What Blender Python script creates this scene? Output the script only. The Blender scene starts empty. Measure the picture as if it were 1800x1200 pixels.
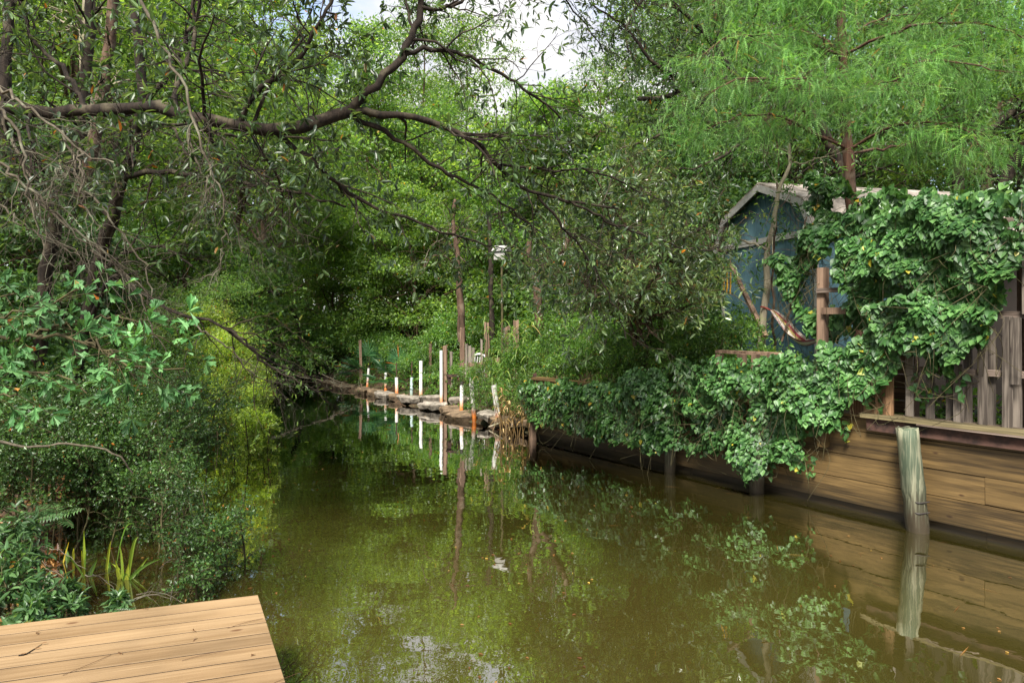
import bpy, math, random
import numpy as np
R = math.radians
rng = np.random.default_rng(11)
random.seed(5)
SC = bpy.context.scene
COL = SC.collection
# ------------------------------------------------------------------ camera
HC, F, HZ = 2.2, 1200.0, 560.0       # eye height above water, focal length and horizon row of an 1800 x 1200 frame
cd = bpy.data.cameras.new('camera'); cam = bpy.data.objects.new('camera', cd); COL.objects.link(cam)
cam.location = (0, 0, HC); cam.rotation_euler = (R(90), 0, 0)
cd.lens = 24; cd.sensor_width = 36; cd.shift_y = -40/1800; cd.clip_end = 2000; cd.clip_start = 0.05
SC.camera = cam
# ------------------------------------------------------------------ light
SUN_EL, SUN_AZ = 50, 198             # azimuth the light comes from, clockwise from +Y
W = bpy.data.worlds.new('World'); SC.world = W; W.use_nodes = True
nt = W.node_tree; nt.nodes.clear()
sky = nt.nodes.new('ShaderNodeTexSky'); sky.sky_type = 'NISHITA'; sky.sun_disc = False
sky.sun_elevation = R(SUN_EL); sky.sun_rotation = R(SUN_AZ); sky.air_density = 1.0; sky.dust_density = 1.5
tc = nt.nodes.new('ShaderNodeTexCoord'); mp = nt.nodes.new('ShaderNodeMapping'); mp.inputs['Scale'].default_value = (1, 1, 2.2)
nz = nt.nodes.new('ShaderNodeTexNoise'); nz.inputs['Scale'].default_value = 2.3; nz.inputs['Detail'].default_value = 8; nz.inputs['Roughness'].default_value = .58
cr = nt.nodes.new('ShaderNodeValToRGB'); cr.color_ramp.elements[0].position = .36; cr.color_ramp.elements[1].position = .52
mx = nt.nodes.new('ShaderNodeMix'); mx.data_type = 'RGBA'
n2 = nt.nodes.new('ShaderNodeTexNoise'); n2.inputs['Scale'].default_value = 5; n2.inputs['Detail'].default_value = 6
c2 = nt.nodes.new('ShaderNodeValToRGB'); c2.color_ramp.elements[0].color = (1.95, 2.1, 2.6, 1); c2.color_ramp.elements[1].color = (3.3, 3.25, 3.25, 1)
c2.color_ramp.elements[0].position = .35; c2.color_ramp.elements[1].position = .6
bg = nt.nodes.new('ShaderNodeBackground'); bg.inputs['Strength'].default_value = 0.15
wo = nt.nodes.new('ShaderNodeOutputWorld')
L_ = nt.links.new
L_(tc.outputs['Generated'], mp.inputs['Vector']); L_(mp.outputs[0], nz.inputs['Vector']); L_(mp.outputs[0], n2.inputs['Vector'])
L_(nz.outputs['Fac'], cr.inputs[0]); L_(n2.outputs['Fac'], c2.inputs[0])
L_(cr.outputs[0], mx.inputs['Factor']); L_(sky.outputs[0], mx.inputs['A']); L_(c2.outputs[0], mx.inputs['B'])
L_(mx.outputs['Result'], bg.inputs[0]); L_(bg.outputs[0], wo.inputs[0])
sd = bpy.data.lights.new('sun', 'SUN'); sun = bpy.data.objects.new('sun', sd); COL.objects.link(sun)
sd.energy = 4.3; sd.angle = R(16); sd.color = (1, .95, .86)
sun.rotation_euler = (R(90-SUN_EL), 0, R(180-SUN_AZ)); sun.location = (0, 0, 30)
SC.view_settings.view_transform = 'Standard'; SC.view_settings.look = 'None'
SC.view_settings.exposure = 1.25; SC.view_settings.gamma = 1
SC.render.engine = 'CYCLES'
cy = SC.cycles
cy.max_bounces = 9; cy.diffuse_bounces = 6; cy.glossy_bounces = 3; cy.transmission_bounces = 5; cy.transparent_max_bounces = 6
cy.caustics_reflective = False; cy.caustics_refractive = False; cy.use_denoising = True
cy.sample_clamp_indirect = 6
# ------------------------------------------------------------------ helpers
def P(x, y, d): return np.array([(x-900)/F*d, d, HC+(HZ-y)/F*d])
def PL(pts): return np.array([P(*p) for p in pts])
def unit(v): return v/np.maximum(np.linalg.norm(v, axis=-1, keepdims=True), 1e-9)
def rdir(n): return unit(rng.normal(size=(n, 3)))
W0 = np.array([4.85, 6.47]); WD = np.array([-.5886, .8084]); WN = np.array([-.8084, -.5886])   # timber wall along the right bank
def WP(s, z, off=0):
    s = np.asarray(s, float); off = np.asarray(off, float)
    x = W0[0]+s*WD[0]+off*WN[0]; y = W0[1]+s*WD[1]+off*WN[1]
    return np.stack(np.broadcast_arrays(x, y, z), -1).astype(float)
def WS(x, y, off=0):                 # photo point -> (s, z) on the wall plane
    u = (x-900)/F; c = (W0+off*WN)@(-WN); Y = -c/(u*WN[0]+WN[1])*1.0
    Y = abs(Y); s = (Y-W0[1]-off*WN[1])/WD[1]
    return s, HC+(HZ-y)/F*Y
def tag(o, label=None, cat=None, group=None, kind=None):
    if label: o['label'] = label
    if cat: o['category'] = cat
    if group: o['group'] = group
    if kind: o['kind'] = kind
    return o
def thing(name, label, cat, loc=(0, 0, 0), rz=0, group=None):
    o = bpy.data.objects.new(name, None); COL.objects.link(o); o.location = [float(v) for v in loc]; o.rotation_euler = (0, 0, rz)
    o.empty_display_size = .2
    return tag(o, label, cat, group)
def mesh(name, V, FS, rnd=None, smooth=False):
    V = np.asarray(V, np.float32).reshape(-1, 3)
    FS = [np.asarray(f, np.int32) for f in (FS if isinstance(FS, list) else [FS]) if len(f)]
    m = bpy.data.meshes.new(name)
    m.vertices.add(len(V)); m.vertices.foreach_set('co', V.ravel())
    idx = np.concatenate([f.ravel() for f in FS]); tot = np.concatenate([np.full(len(f), f.shape[1], np.int32) for f in FS])
    st = np.concatenate([[0], np.cumsum(tot)[:-1]]).astype(np.int32)
    m.loops.add(len(idx)); m.loops.foreach_set('vertex_index', idx)
    m.polygons.add(len(tot)); m.polygons.foreach_set('loop_start', st); m.polygons.foreach_set('loop_total', tot)
    m.polygons.foreach_set('use_smooth', np.full(len(tot), bool(smooth)))
    if rnd is not None:
        a = m.attributes.new('rnd', 'FLOAT', 'FACE'); a.data.foreach_set('value', np.asarray(rnd, np.float32))
    m.update(calc_edges=True)
    return m
def link(name, m, mat, parent=None, world=False):
    o = bpy.data.objects.new(name, m); COL.objects.link(o)
    if mat is not None and not m.materials: m.materials.append(mat)
    if parent is not None:
        o.parent = parent
        if world:                     # mesh given in world space
            bpy_mat = parent.matrix_basis.inverted(); o.matrix_parent_inverse = bpy_mat
    return o
class MB:
    def __init__(s): s.V = []; s.T = []; s.Q = []; s.n = 0; s.rt = []; s.rq = []
    def add(s, V, tris=None, quads=None, rt=None, rq=None):
        V = np.asarray(V, float).reshape(-1, 3)
        if tris is not None and len(tris): t = np.asarray(tris); s.T.append(t+s.n); s.rt.append(np.zeros(len(t)) if rt is None else rt)
        if quads is not None and len(quads): q = np.asarray(quads); s.Q.append(q+s.n); s.rq.append(np.zeros(len(q)) if rq is None else rq)
        s.V.append(V); s.n += len(V); return s
    def box(s, a, b, M=None, jit=0):
        a = np.array(a, float); b = np.array(b, float)
        V = np.array([[(a, b)[i][0], (a, b)[j][1], (a, b)[k][2]] for i in (0, 1) for j in (0, 1) for k in (0, 1)])
        if jit: V += rng.normal(size=V.shape)*jit
        if M is not None: V = M(V)
        return s.add(V, quads=[(0, 1, 3, 2), (4, 6, 7, 5), (0, 4, 5, 1), (2, 3, 7, 6), (0, 2, 6, 4), (1, 5, 7, 3)])
    def beam(s, p, q, w, h, up=(0, 0, 1), jit=0):      # box between two points
        p = np.array(p, float); q = np.array(q, float); d = unit(q-p); up = np.array(up, float)
        if abs(d@up) > .95: up = np.array([1., 0, 0])
        sx = unit(np.cross(d, up)); sz = np.cross(sx, d)
        c = [(-1, -1), (1, -1), (1, 1), (-1, 1)]
        V = [p+sx*a*w/2+sz*b*h/2 for a, b in c]+[q+sx*a*w/2+sz*b*h/2 for a, b in c]
        V = np.array(V)
        if jit: V += rng.normal(size=V.shape)*jit
        return s.add(V, quads=[(3, 2, 1, 0), (4, 5, 6, 7), (0, 1, 5, 4), (1, 2, 6, 5), (2, 3, 7, 6), (3, 0, 4, 7)])
    def tubes(s, A, RD, sides=5, cap=False):           # A (M,K,3), RD (M,K)
        A = np.asarray(A, float); RD = np.asarray(RD, float)
        if A.ndim == 2: A = A[None]; RD = RD[None]
        M, K, _ = A.shape
        T = np.gradient(A, axis=1); T = unit(T)
        ref = np.where(np.abs(T[..., 2:3]) > .9, np.array([1., 0, 0]), np.array([0, 0, 1.]))
        mref = unit(T.mean(1)); r0 = np.where(np.abs(mref[:, 2:3]) > .8, np.array([1., .1, 0]), np.array([0, 0, 1.]))
        ref = np.broadcast_to(r0[:, None], T.shape)
        U = unit(np.cross(T, ref)); Vv = np.cross(T, U)
        ang = np.arange(sides)/sides*2*np.pi
        ring = A[:, :, None]+RD[:, :, None, None]*(U[:, :, None]*np.cos(ang)[None, None, :, None]+Vv[:, :, None]*np.sin(ang)[None, None, :, None])
        base = np.arange(M)[:, None, None]*K*sides+np.arange(K-1)[None, :, None]*sides
        i = np.arange(sides)[None, None]; j = (i+1) % sides
        q = np.stack([base+i, base+j, base+sides+j, base+sides+i], -1).reshape(-1, 4)
        s.add(ring, quads=q)
        if cap:
            n0 = s.n-M*K*sides; t = []
            for m in range(M):
                for kk, rev in ((0, 1), (K-1, 0)):
                    b = n0+m*K*sides+kk*sides
                    for k in range(1, sides-1): t.append((b, b+k+1, b+k) if rev else (b, b+k, b+k+1))
            s.T.append(np.array(t)); s.rt.append(np.zeros(len(t)))
        return s
    def leaves(s, Pp, D, N, L, tmpl, rnd=None, wid=1.0):
        TV, TF = tmpl; TV = np.asarray(TV, float); TF = np.asarray(TF)
        Pp = np.asarray(Pp); D = unit(D); S = unit(np.cross(N, D)); N2 = np.cross(D, S)
        L = np.broadcast_to(np.asarray(L, float), (len(Pp),))[:, None, None]
        V = Pp[:, None]+L*(TV[None, :, 0:1]*D[:, None]+wid*TV[None, :, 1:2]*S[:, None]+TV[None, :, 2:3]*N2[:, None])
        if rnd is None: rnd = rng.random(len(Pp))
        f = (np.arange(len(Pp))[:, None, None]*len(TV)+TF[None]).reshape(-1, TF.shape[1])
        rr = np.repeat(rnd, len(TF))
        if TF.shape[1] == 3: return s.add(V, tris=f, rt=rr)
        return s.add(V, quads=f, rq=rr)
    def mesh(s, name, smooth=False):
        fs = []; rn = []
        if s.T: fs.append(np.concatenate(s.T)); rn.append(np.concatenate(s.rt))
        if s.Q: fs.append(np.concatenate(s.Q)); rn.append(np.concatenate(s.rq))
        return mesh(name, np.concatenate([v.reshape(-1, 3) for v in s.V]), fs, np.concatenate(rn), smooth)
    def build(s, name, mat, parent=None, smooth=False, world=True):
        return link(name, s.mesh(name, smooth), mat, parent, world)
# leaf templates: (along, across, up)
T_D = ([(0, 0, 0), (.45, .19, .06), (1, 0, -.05), (.45, -.19, .06)], [(0, 2, 1), (0, 3, 2)])
T_O = ([(0, 0, 0), (.4, .3, .06), (1, 0, -.06), (.4, -.3, .06)], [(0, 2, 1), (0, 3, 2)])
T_L = ([(0, 0, 0), (.3, .13, .05), (.3, -.13, .05), (.35, 0, 0), (.72, .11, .0), (.72, -.11, .0), (.72, 0, -.04), (1, 0, -.12)],
       [(0, 3, 1), (0, 2, 3), (3, 6, 4), (3, 4, 1), (2, 5, 6), (2, 6, 3), (6, 7, 4), (6, 5, 7)])
T_H = ([(.35, 0, -.07), (0, 0, 0), (-.16, .2, .03), (.1, .46, .05), (.52, .34, .0), (1, 0, -.14), (.52, -.34, .0), (.1, -.46, .05), (-.16, -.2, .03)],
       [(0, i, i % 8+1) for i in range(1, 9)])
T_K = ([(.55, 0, -.05), (0, 0, 0), (.3, .055, .02), (.56, .12, .04), (.76, .21, .03), (.87, .18, -.02), (.86, .09, -.03), (1, .035, -.12), (1, -.035, -.12), (.86, -.09, -.03), (.87, -.18, -.02), (.76, -.21, .03), (.56, -.12, .04), (.3, -.055, .02)],
       [(0, i, i % 13+1) for i in range(1, 14)])
def _frond(n, w, wd, droop=.1, sl=.05):
    V = []; Fc = []
    for i in range(n):
        t = (i+.4)/n; e = w*math.sin(math.pi*min(1, .18+t*.86))**.7
        for sg in (1, -1):
            b = len(V); x = t; z = -droop*t*t
            V += [(x-wd, 0, z), (x+wd, 0, z), (x+sl+wd*.6, sg*e*.55, z+.02), (x+sl, sg*e, z-.03), (x+sl-wd*.9, sg*e*.5, z+.02)]
            Fc += [(b, b+1, b+2), (b, b+2, b+4), (b+4, b+2, b+3)] if wd > .02 else [(b, b+1, b+3)]
    return (V, [f if True else f for f in Fc])
T_C = _frond(10, .085, .0215, .22, .035)         # cypress branchlet
T_M = _frond(8, .2, .035, .12, .0)          # pinnate leaf
# ------------------------------------------------------------------ materials
def newmat(name):
    m = bpy.data.materials.new(name); m.use_nodes = True; n = m.node_tree; n.nodes.clear()
    return m, n, n.nodes.new('ShaderNodeOutputMaterial')
def nd(n, t, **k):
    x = n.nodes.new(t)
    for a, b in k.items():
        if a.startswith('_'): setattr(x, a[1:], b)
        else: x.inputs[a.replace('_', ' ')].default_value = b
    return x
def ramp(n, stops, src):
    r = n.nodes.new('ShaderNodeValToRGB'); e = r.color_ramp.elements
    e[0].position, e[0].color = stops[0][0], (*stops[0][1], 1)
    e[1].position, e[1].color = stops[-1][0], (*stops[-1][1], 1)
    for p, c in stops[1:-1]: q = e.new(p); q.color = (*c, 1)
    n.links.new(src, r.inputs[0]); return r
def leafmat(name, dark, mid, light, odd=(.30, .10, .015), rough=.42, spec=.5, trans=.38, tcol=None, oddp=.985, back=1.35, clump=1.0):
    m, n, out = newmat(name); lk = n.links.new
    at = nd(n, 'ShaderNodeAttribute', _attribute_name='rnd')
    rp = ramp(n, [(0, dark), (.5, mid), (.93, light), (oddp-.004, light), (oddp, odd), (1, odd)], at.outputs['Fac'])
    geo = nd(n, 'ShaderNodeNewGeometry'); tcn = nd(n, 'ShaderNodeTexCoord')
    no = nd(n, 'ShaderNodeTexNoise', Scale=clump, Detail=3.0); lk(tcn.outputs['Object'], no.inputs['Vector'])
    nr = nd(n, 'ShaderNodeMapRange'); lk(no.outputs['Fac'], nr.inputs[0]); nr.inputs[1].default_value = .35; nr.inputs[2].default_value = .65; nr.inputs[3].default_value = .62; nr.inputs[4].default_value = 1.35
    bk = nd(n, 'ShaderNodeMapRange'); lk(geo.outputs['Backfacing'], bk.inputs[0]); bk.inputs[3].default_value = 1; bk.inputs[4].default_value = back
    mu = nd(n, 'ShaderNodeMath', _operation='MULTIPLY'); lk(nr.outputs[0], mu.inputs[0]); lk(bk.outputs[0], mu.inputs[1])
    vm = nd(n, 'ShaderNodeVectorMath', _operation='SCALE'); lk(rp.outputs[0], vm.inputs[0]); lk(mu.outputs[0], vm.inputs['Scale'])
    b = nd(n, 'ShaderNodeBsdfPrincipled'); b.inputs['Roughness'].default_value = rough; b.inputs['Specular IOR Level'].default_value = spec
    lk(vm.outputs[0], b.inputs['Base Color'])
    t = nd(n, 'ShaderNodeBsdfTranslucent'); tm = nd(n, 'ShaderNodeVectorMath', _operation='MULTIPLY'); lk(vm.outputs[0], tm.inputs[0]); tm.inputs[1].default_value = tcol or (2.3, 2.0, 1.0)
    lk(tm.outputs[0], t.inputs[0])
    ms = nd(n, 'ShaderNodeMixShader'); ms.inputs[0].default_value = trans; lk(b.outputs[0], ms.inputs[1]); lk(t.outputs[0], ms.inputs[2]); lk(ms.outputs[0], out.inputs[0])
    return m
def barkmat(name, c1, c2, c3=None, scale=14, stretch=(1, 1, .18), rough=.9, bump=.6):
    m, n, out = newmat(name); lk = n.links.new
    tcn = nd(n, 'ShaderNodeTexCoord'); mpn = nd(n, 'ShaderNodeMapping'); mpn.inputs['Scale'].default_value = stretch; lk(tcn.outputs['Object'], mpn.inputs[0])
    no = nd(n, 'ShaderNodeTexNoise', Scale=float(scale), Detail=6.0, Roughness=.65); lk(mpn.outputs[0], no.inputs[0])
    r = ramp(n, [(.34, c1), (.62, c2)], no.outputs['Fac'])
    n2_ = nd(n, 'ShaderNodeTexNoise', Scale=6.0, Detail=5.0); lk(tcn.outputs['Object'], n2_.inputs[0])
    r2 = ramp(n, [(.52, (0, 0, 0)), (.66, (1, 1, 1))], n2_.outputs['Fac'])
    mxn = nd(n, 'ShaderNodeMix', _data_type='RGBA'); lk(r2.outputs[0], mxn.inputs['Factor']); lk(r.outputs[0], mxn.inputs['A']); mxn.inputs['B'].default_value = (*(c3 or c2), 1)
    b = nd(n, 'ShaderNodeBsdfPrincipled', Roughness=rough); b.inputs['Specular IOR Level'].default_value = .25; lk(mxn.outputs['Result'], b.inputs['Base Color'])
    bp = nd(n, 'ShaderNodeBump', Strength=bump, Distance=.02); lk(no.outputs['Fac'], bp.inputs['Height']); lk(bp.outputs[0], b.inputs['Normal'])
    lk(b.outputs[0], out.inputs[0]); return m
def woodmat(name, c1, c2, knot=(.05, .03, .02), axis=0, rough=.75, grain=38, var=.25, stain=None, kn=True, contrast=(.3, .72), spec=.3, zstain=None):
    m, n, out = newmat(name); lk = n.links.new
    tcn = nd(n, 'ShaderNodeTexCoord'); oi = nd(n, 'ShaderNodeObjectInfo')
    ad = nd(n, 'ShaderNodeVectorMath', _operation='MULTIPLY_ADD'); lk(oi.outputs['Random'], ad.inputs[0]); ad.inputs[1].default_value = (17, 23, 31); lk(tcn.outputs['Object'], ad.inputs[2])
    mpn = nd(n, 'ShaderNodeMapping'); s = [1, 1, 1]; s[axis] = .045; mpn.inputs['Scale'].default_value = s; lk(ad.outputs[0], mpn.inputs[0])
    lo = nd(n, 'ShaderNodeTexNoise', Scale=5.0, Detail=2.0); lk(mpn.outputs[0], lo.inputs[0])
    mm = nd(n, 'ShaderNodeMath', _operation='MULTIPLY'); lk(lo.outputs['Fac'], mm.inputs[0]); mm.inputs[1].default_value = grain*.75
    sn = nd(n, 'ShaderNodeMath', _operation='SINE'); lk(mm.outputs[0], sn.inputs[0])
    fi = nd(n, 'ShaderNodeTexNoise', Scale=float(grain)*2, Detail=4.0); lk(mpn.outputs[0], fi.inputs[0])
    a2 = nd(n, 'ShaderNodeMath', _operation='MULTIPLY_ADD'); lk(sn.outputs[0], a2.inputs[0]); a2.inputs[1].default_value = .17; lk(fi.outputs['Fac'], a2.inputs[2])
    r = ramp(n, [(contrast[0], c1), (contrast[1], c2)], a2.outputs[0])
    hv = nd(n, 'ShaderNodeMapRange'); lk(oi.outputs['Random'], hv.inputs[0]); hv.inputs[3].default_value = 1-var; hv.inputs[4].default_value = 1+var
    big = nd(n, 'ShaderNodeTexNoise', Scale=1.6, Detail=4.0); lk(ad.outputs[0], big.inputs[0])
    bm_ = nd(n, 'ShaderNodeMapRange'); lk(big.outputs['Fac'], bm_.inputs[0]); bm_.inputs[1].default_value = .3; bm_.inputs[2].default_value = .7; bm_.inputs[3].default_value = .78; bm_.inputs[4].default_value = 1.18
    m2 = nd(n, 'ShaderNodeMath', _operation='MULTIPLY'); lk(hv.outputs[0], m2.inputs[0]); lk(bm_.outputs[0], m2.inputs[1])
    vs = nd(n, 'ShaderNodeVectorMath', _operation='SCALE'); lk(r.outputs[0], vs.inputs[0]); lk(m2.outputs[0], vs.inputs['Scale'])
    col = vs.outputs[0]
    if kn:
        km = nd(n, 'ShaderNodeMapping'); ks = [2.6, 2.6, 2.6]; ks[axis] = 1.1; km.inputs['Scale'].default_value = ks; lk(ad.outputs[0], km.inputs[0])
        vo = nd(n, 'ShaderNodeTexVoronoi', Scale=2.3); lk(km.outputs[0], vo.inputs['Vector'])
        kr = ramp(n, [(0.0, (1, 1, 1)), (.055, (.75, .75, .75)), (.10, (0, 0, 0))], vo.outputs['Distance'])
        kx = nd(n, 'ShaderNodeMix', _data_type='RGBA'); lk(kr.outputs[0], kx.inputs['Factor']); lk(col, kx.inputs['A']); kx.inputs['B'].default_value = (*knot, 1); col = kx.outputs['Result']
    if zstain:                        # (z0, z1, colour): wet / rotten band low on the thing
        sx = nd(n, 'ShaderNodeSeparateXYZ'); ge = nd(n, 'ShaderNodeNewGeometry'); lk(ge.outputs['Position'], sx.inputs[0])
        na = nd(n, 'ShaderNodeMath', _operation='MULTIPLY_ADD'); lk(fi.outputs['Fac'], na.inputs[0]); na.inputs[1].default_value = zstain[3] if len(zstain) > 3 else .12; lk(sx.outputs['Z'], na.inputs[2])
        zr = nd(n, 'ShaderNodeMapRange'); lk(na.outputs[0], zr.inputs[0]); zr.inputs[1].default_value = zstain[0]; zr.inputs[2].default_value = zstain[1]; zr.inputs[3].default_value = 1; zr.inputs[4].default_value = 0
        zx = nd(n, 'ShaderNodeMix', _data_type='RGBA'); lk(zr.outputs[0], zx.inputs['Factor']); lk(col, zx.inputs['A']); zx.inputs['B'].default_value = (*zstain[2], 1); col = zx.outputs['Result']
    b = nd(n, 'ShaderNodeBsdfPrincipled', Roughness=rough); b.inputs['Specular IOR Level'].default_value = spec; lk(col, b.inputs['Base Color'])
    bp = nd(n, 'ShaderNodeBump', Strength=.35, Distance=.004); lk(a2.outputs[0], bp.inputs['Height']); lk(bp.outputs[0], b.inputs['Normal'])
    lk(b.outputs[0], out.inputs[0]); return m
def plain(name, c, rough=.6, metal=0, noise=.15, scale=12, c2=None, bump=0, spec=.4):
    m, n, out = newmat(name); lk = n.links.new
    tcn = nd(n, 'ShaderNodeTexCoord'); no = nd(n, 'ShaderNodeTexNoise', Scale=float(scale), Detail=6.0); lk(tcn.outputs['Object'], no.inputs[0])
    lo = tuple(v*(1-noise) for v in c); r = ramp(n, [(.35, lo), (.65, c2 or c)], no.outputs['Fac'])
    b = nd(n, 'ShaderNodeBsdfPrincipled', Roughness=rough, Metallic=float(metal)); b.inputs['Specular IOR Level'].default_value = spec; lk(r.outputs[0], b.inputs['Base Color'])
    if bump:
        bp = nd(n, 'ShaderNodeBump', Strength=bump, Distance=.01); lk(no.outputs['Fac'], bp.inputs['Height']); lk(bp.outputs[0], b.inputs['Normal'])
    lk(b.outputs[0], out.inputs[0]); return m
def pipemat(name, c, rust, z0, z1):
    m, n, out = newmat(name); lk = n.links.new
    ge = nd(n, 'ShaderNodeNewGeometry'); sx = nd(n, 'ShaderNodeSeparateXYZ'); lk(ge.outputs['Position'], sx.inputs[0])
    no = nd(n, 'ShaderNodeTexNoise', Scale=9.0, Detail=5.0); lk(ge.outputs['Position'], no.inputs[0])
    a = nd(n, 'ShaderNodeMath', _operation='MULTIPLY_ADD'); lk(no.outputs['Fac'], a.inputs[0]); a.inputs[1].default_value = .16; lk(sx.outputs['Z'], a.inputs[2])
    mr = nd(n, 'ShaderNodeMapRange'); lk(a.outputs[0], mr.inputs[0]); mr.inputs[1].default_value = z0; mr.inputs[2].default_value = z1
    r = ramp(n, [(0, tuple(v*.45 for v in rust)), (.25, rust), (.6, tuple((u+v*2)/3 for u, v in zip(c, rust))), (1, c)], mr.outputs[0])
    n3 = nd(n, 'ShaderNodeTexNoise', Scale=30.0, Detail=4.0); lk(ge.outputs['Position'], n3.inputs[0])
    v = nd(n, 'ShaderNodeMapRange'); lk(n3.outputs['Fac'], v.inputs[0]); v.inputs[1].default_value = .35; v.inputs[2].default_value = .7; v.inputs[3].default_value = 1; v.inputs[4].default_value = .82
    vs = nd(n, 'ShaderNodeVectorMath', _operation='SCALE'); lk(r.outputs[0], vs.inputs[0]); lk(v.outputs[0], vs.inputs['Scale'])
    b = nd(n, 'ShaderNodeBsdfPrincipled', Roughness=.45); lk(vs.outputs[0], b.inputs['Base Color']); lk(b.outputs[0], out.inputs[0]); return m
M = {}
M['oak'] = leafmat('glossy dark oak leaf', (.016, .034, .012), (.036, .072, .022), (.08, .13, .04), rough=.44, spec=.6, trans=.28, back=1.7, oddp=.997)
M['forest'] = leafmat('forest leaf', (.036, .08, .014), (.09, .175, .03), (.18, .28, .06), trans=.45, oddp=.998, clump=.5)
M['forest2'] = leafmat('yellow green forest leaf', (.034, .084, .018), (.085, .175, .036), (.17, .28, .075), trans=.5, oddp=.997, clump=.5)
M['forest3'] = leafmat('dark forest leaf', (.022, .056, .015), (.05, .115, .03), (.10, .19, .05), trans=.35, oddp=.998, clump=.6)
M['cypress'] = leafmat('cypress needle', (.030, .10, .018), (.078, .205, .038), (.20, .38, .10), trans=.32, oddp=.998, rough=.5, clump=.8)
M['vine'] = leafmat('vine leaf', (.017, .052, .014), (.038, .102, .024), (.082, .17, .048), odd=(.30, .27, .03), rough=.45, spec=.4, trans=.22, oddp=.993, clump=1.2)
M['ivy'] = leafmat('ivy leaf', (.016, .050, .011), (.038, .100, .021), (.085, .172, .042), odd=(.3, .2, .02), rough=.36, spec=.55, trans=.22, oddp=.992, clump=1.2)
M['bush'] = leafmat('bank bush leaf', (.028, .075, .014), (.07, .16, .026), (.15, .27, .05), trans=.4, oddp=.988, odd=(.3, .2, .03), clump=1.3)
M['yaupon'] = leafmat('small holly leaf', (.016, .046, .009), (.04, .095, .018), (.085, .165, .035), rough=.4, trans=.25, oddp=.994, clump=1.6)
M['yellow'] = leafmat('yellow green leaf', (.07, .13, .016), (.17, .26, .034), (.32, .42, .08), trans=.45, oddp=.985, clump=1.5)
M['wateroak'] = leafmat('water oak leaf', (.025, .078, .022), (.052, .14, .042), (.10, .21, .075), rough=.5, spec=.35, trans=.25, oddp=.994, back=1.6)
M['laurel'] = leafmat('blue green leaf', (.026, .066, .020), (.055, .12, .038), (.10, .185, .065), trans=.3, oddp=.9985)
M['grass'] = leafmat('reed blade', (.05, .11, .02), (.11, .20, .035), (.24, .30, .08), odd=(.4, .3, .12), trans=.4, oddp=.93)
M['straw'] = leafmat('dry reed', (.16, .10, .035), (.30, .20, .08), (.42, .32, .15), odd=(.1, .06, .02), trans=.2)
M['litter'] = leafmat('dead leaf', (.07, .028, .010), (.16, .065, .018), (.30, .16, .05), odd=(.4, .3, .06), trans=.15, oddp=.9)
M['iris'] = leafmat('water plant blade', (.06, .13, .015), (.13, .24, .025), (.30, .33, .03), odd=(.45, .26, .03), trans=.35, oddp=.90)
M['palm'] = leafmat('palmetto blade', (.015, .06, .02), (.04, .12, .045), (.08, .19, .07), trans=.25, rough=.4)
M['bark'] = barkmat('dark wet bark', (.007, .005, .004), (.034, .024, .017), (.075, .062, .04), bump=.9)
M['bark2'] = barkmat('brown bark', (.03, .018, .011), (.12, .075, .05), (.16, .12, .085))
M['barkred'] = barkmat('red brown shredding bark', (.03, .014, .009), (.12, .062, .04), (.10, .07, .05), stretch=(1, 1, .07), scale=26)
M['barkpale'] = barkmat('pale lichened bark', (.12, .10, .07), (.32, .28, .20), (.22, .21, .12), scale=9)
M['twig'] = barkmat('dead grey twig', (.048, .038, .026), (.125, .105, .075), (.17, .165, .115), scale=20, stretch=(1, 1, 1))
M['stem'] = barkmat('green brown stem', (.03, .025, .012), (.09, .075, .035), (.1, .09, .04), scale=12, stretch=(1, 1, 1))
M['deck'] = woodmat('new pine decking', (.18, .112, .053), (.30, .202, .108), knot=(.10, .045, .02), grain=26, var=.10, rough=.66, contrast=(.18, .86))
M['deckedge'] = plain('gap shade plank edge', (.035, .022, .012), .9, noise=.4)  # shade of the seams between planks, painted into the side faces
M['bulk'] = woodmat('brown retaining timber', (.034, .021, .008), (.165, .105, .040), knot=(.03, .012, .006), grain=26, var=.16, rough=.6, contrast=(.22, .78), zstain=(.16, .52, (.014, .010, .004), .3))
M['grey'] = woodmat('weathered grey picket', (.050, .040, .032), (.205, .172, .140), knot=(.03, .02, .018), axis=2, grain=34, var=.22, contrast=(.28, .72))
M['greyh'] = woodmat('weathered grey rail', (.08, .058, .045), (.26, .20, .16), axis=0, grain=34, var=.15)
M['board'] = woodmat('brown board', (.10, .05, .022), (.28, .165, .085), axis=2, grain=30, var=.15)
M['boardh'] = woodmat('brown plank', (.06, .034, .018), (.22, .13, .07), axis=0, grain=30, var=.2)
M['post'] = woodmat('old square post', (.08, .048, .032), (.22, .145, .098), axis=2, grain=30, var=.22)
M['mossledge'] = woodmat('mossy ledge timber', (.045, .036, .018), (.16, .13, .065), axis=0, grain=26)
M['rustwood'] = plain('rotten dark waler', (.045, .022, .015), .85, noise=.75, scale=9, bump=.8, c2=(.085, .042, .030))
M['pilewood'] = woodmat('green treated piling', (.09, .12, .075), (.30, .30, .20), axis=2, grain=34, kn=False, zstain=(.50, 1.02, (.042, .032, .018), .8), contrast=(.34, .56))
M['shedblue'] = plain('faded blue siding', (.055, .12, .15), .8, noise=.3, scale=2, c2=(.078, .158, .19))
M['shedroof'] = plain('pinkish beige roof sheet', (.24, .20, .165), .7, noise=.45, scale=5, c2=(.40, .345, .295))
M['trim'] = plain('grey white trim', (.34, .33, .31), .6, noise=.25)
M['white'] = plain('white paint', (.72, .71, .69), .5, noise=.1)
M['whiteplastic'] = plain('white plastic', (.72, .72, .70), .4, noise=.12)
M['gold'] = plain('gold tube', (.75, .42, .06), .28, metal=.75, noise=.1)
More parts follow.
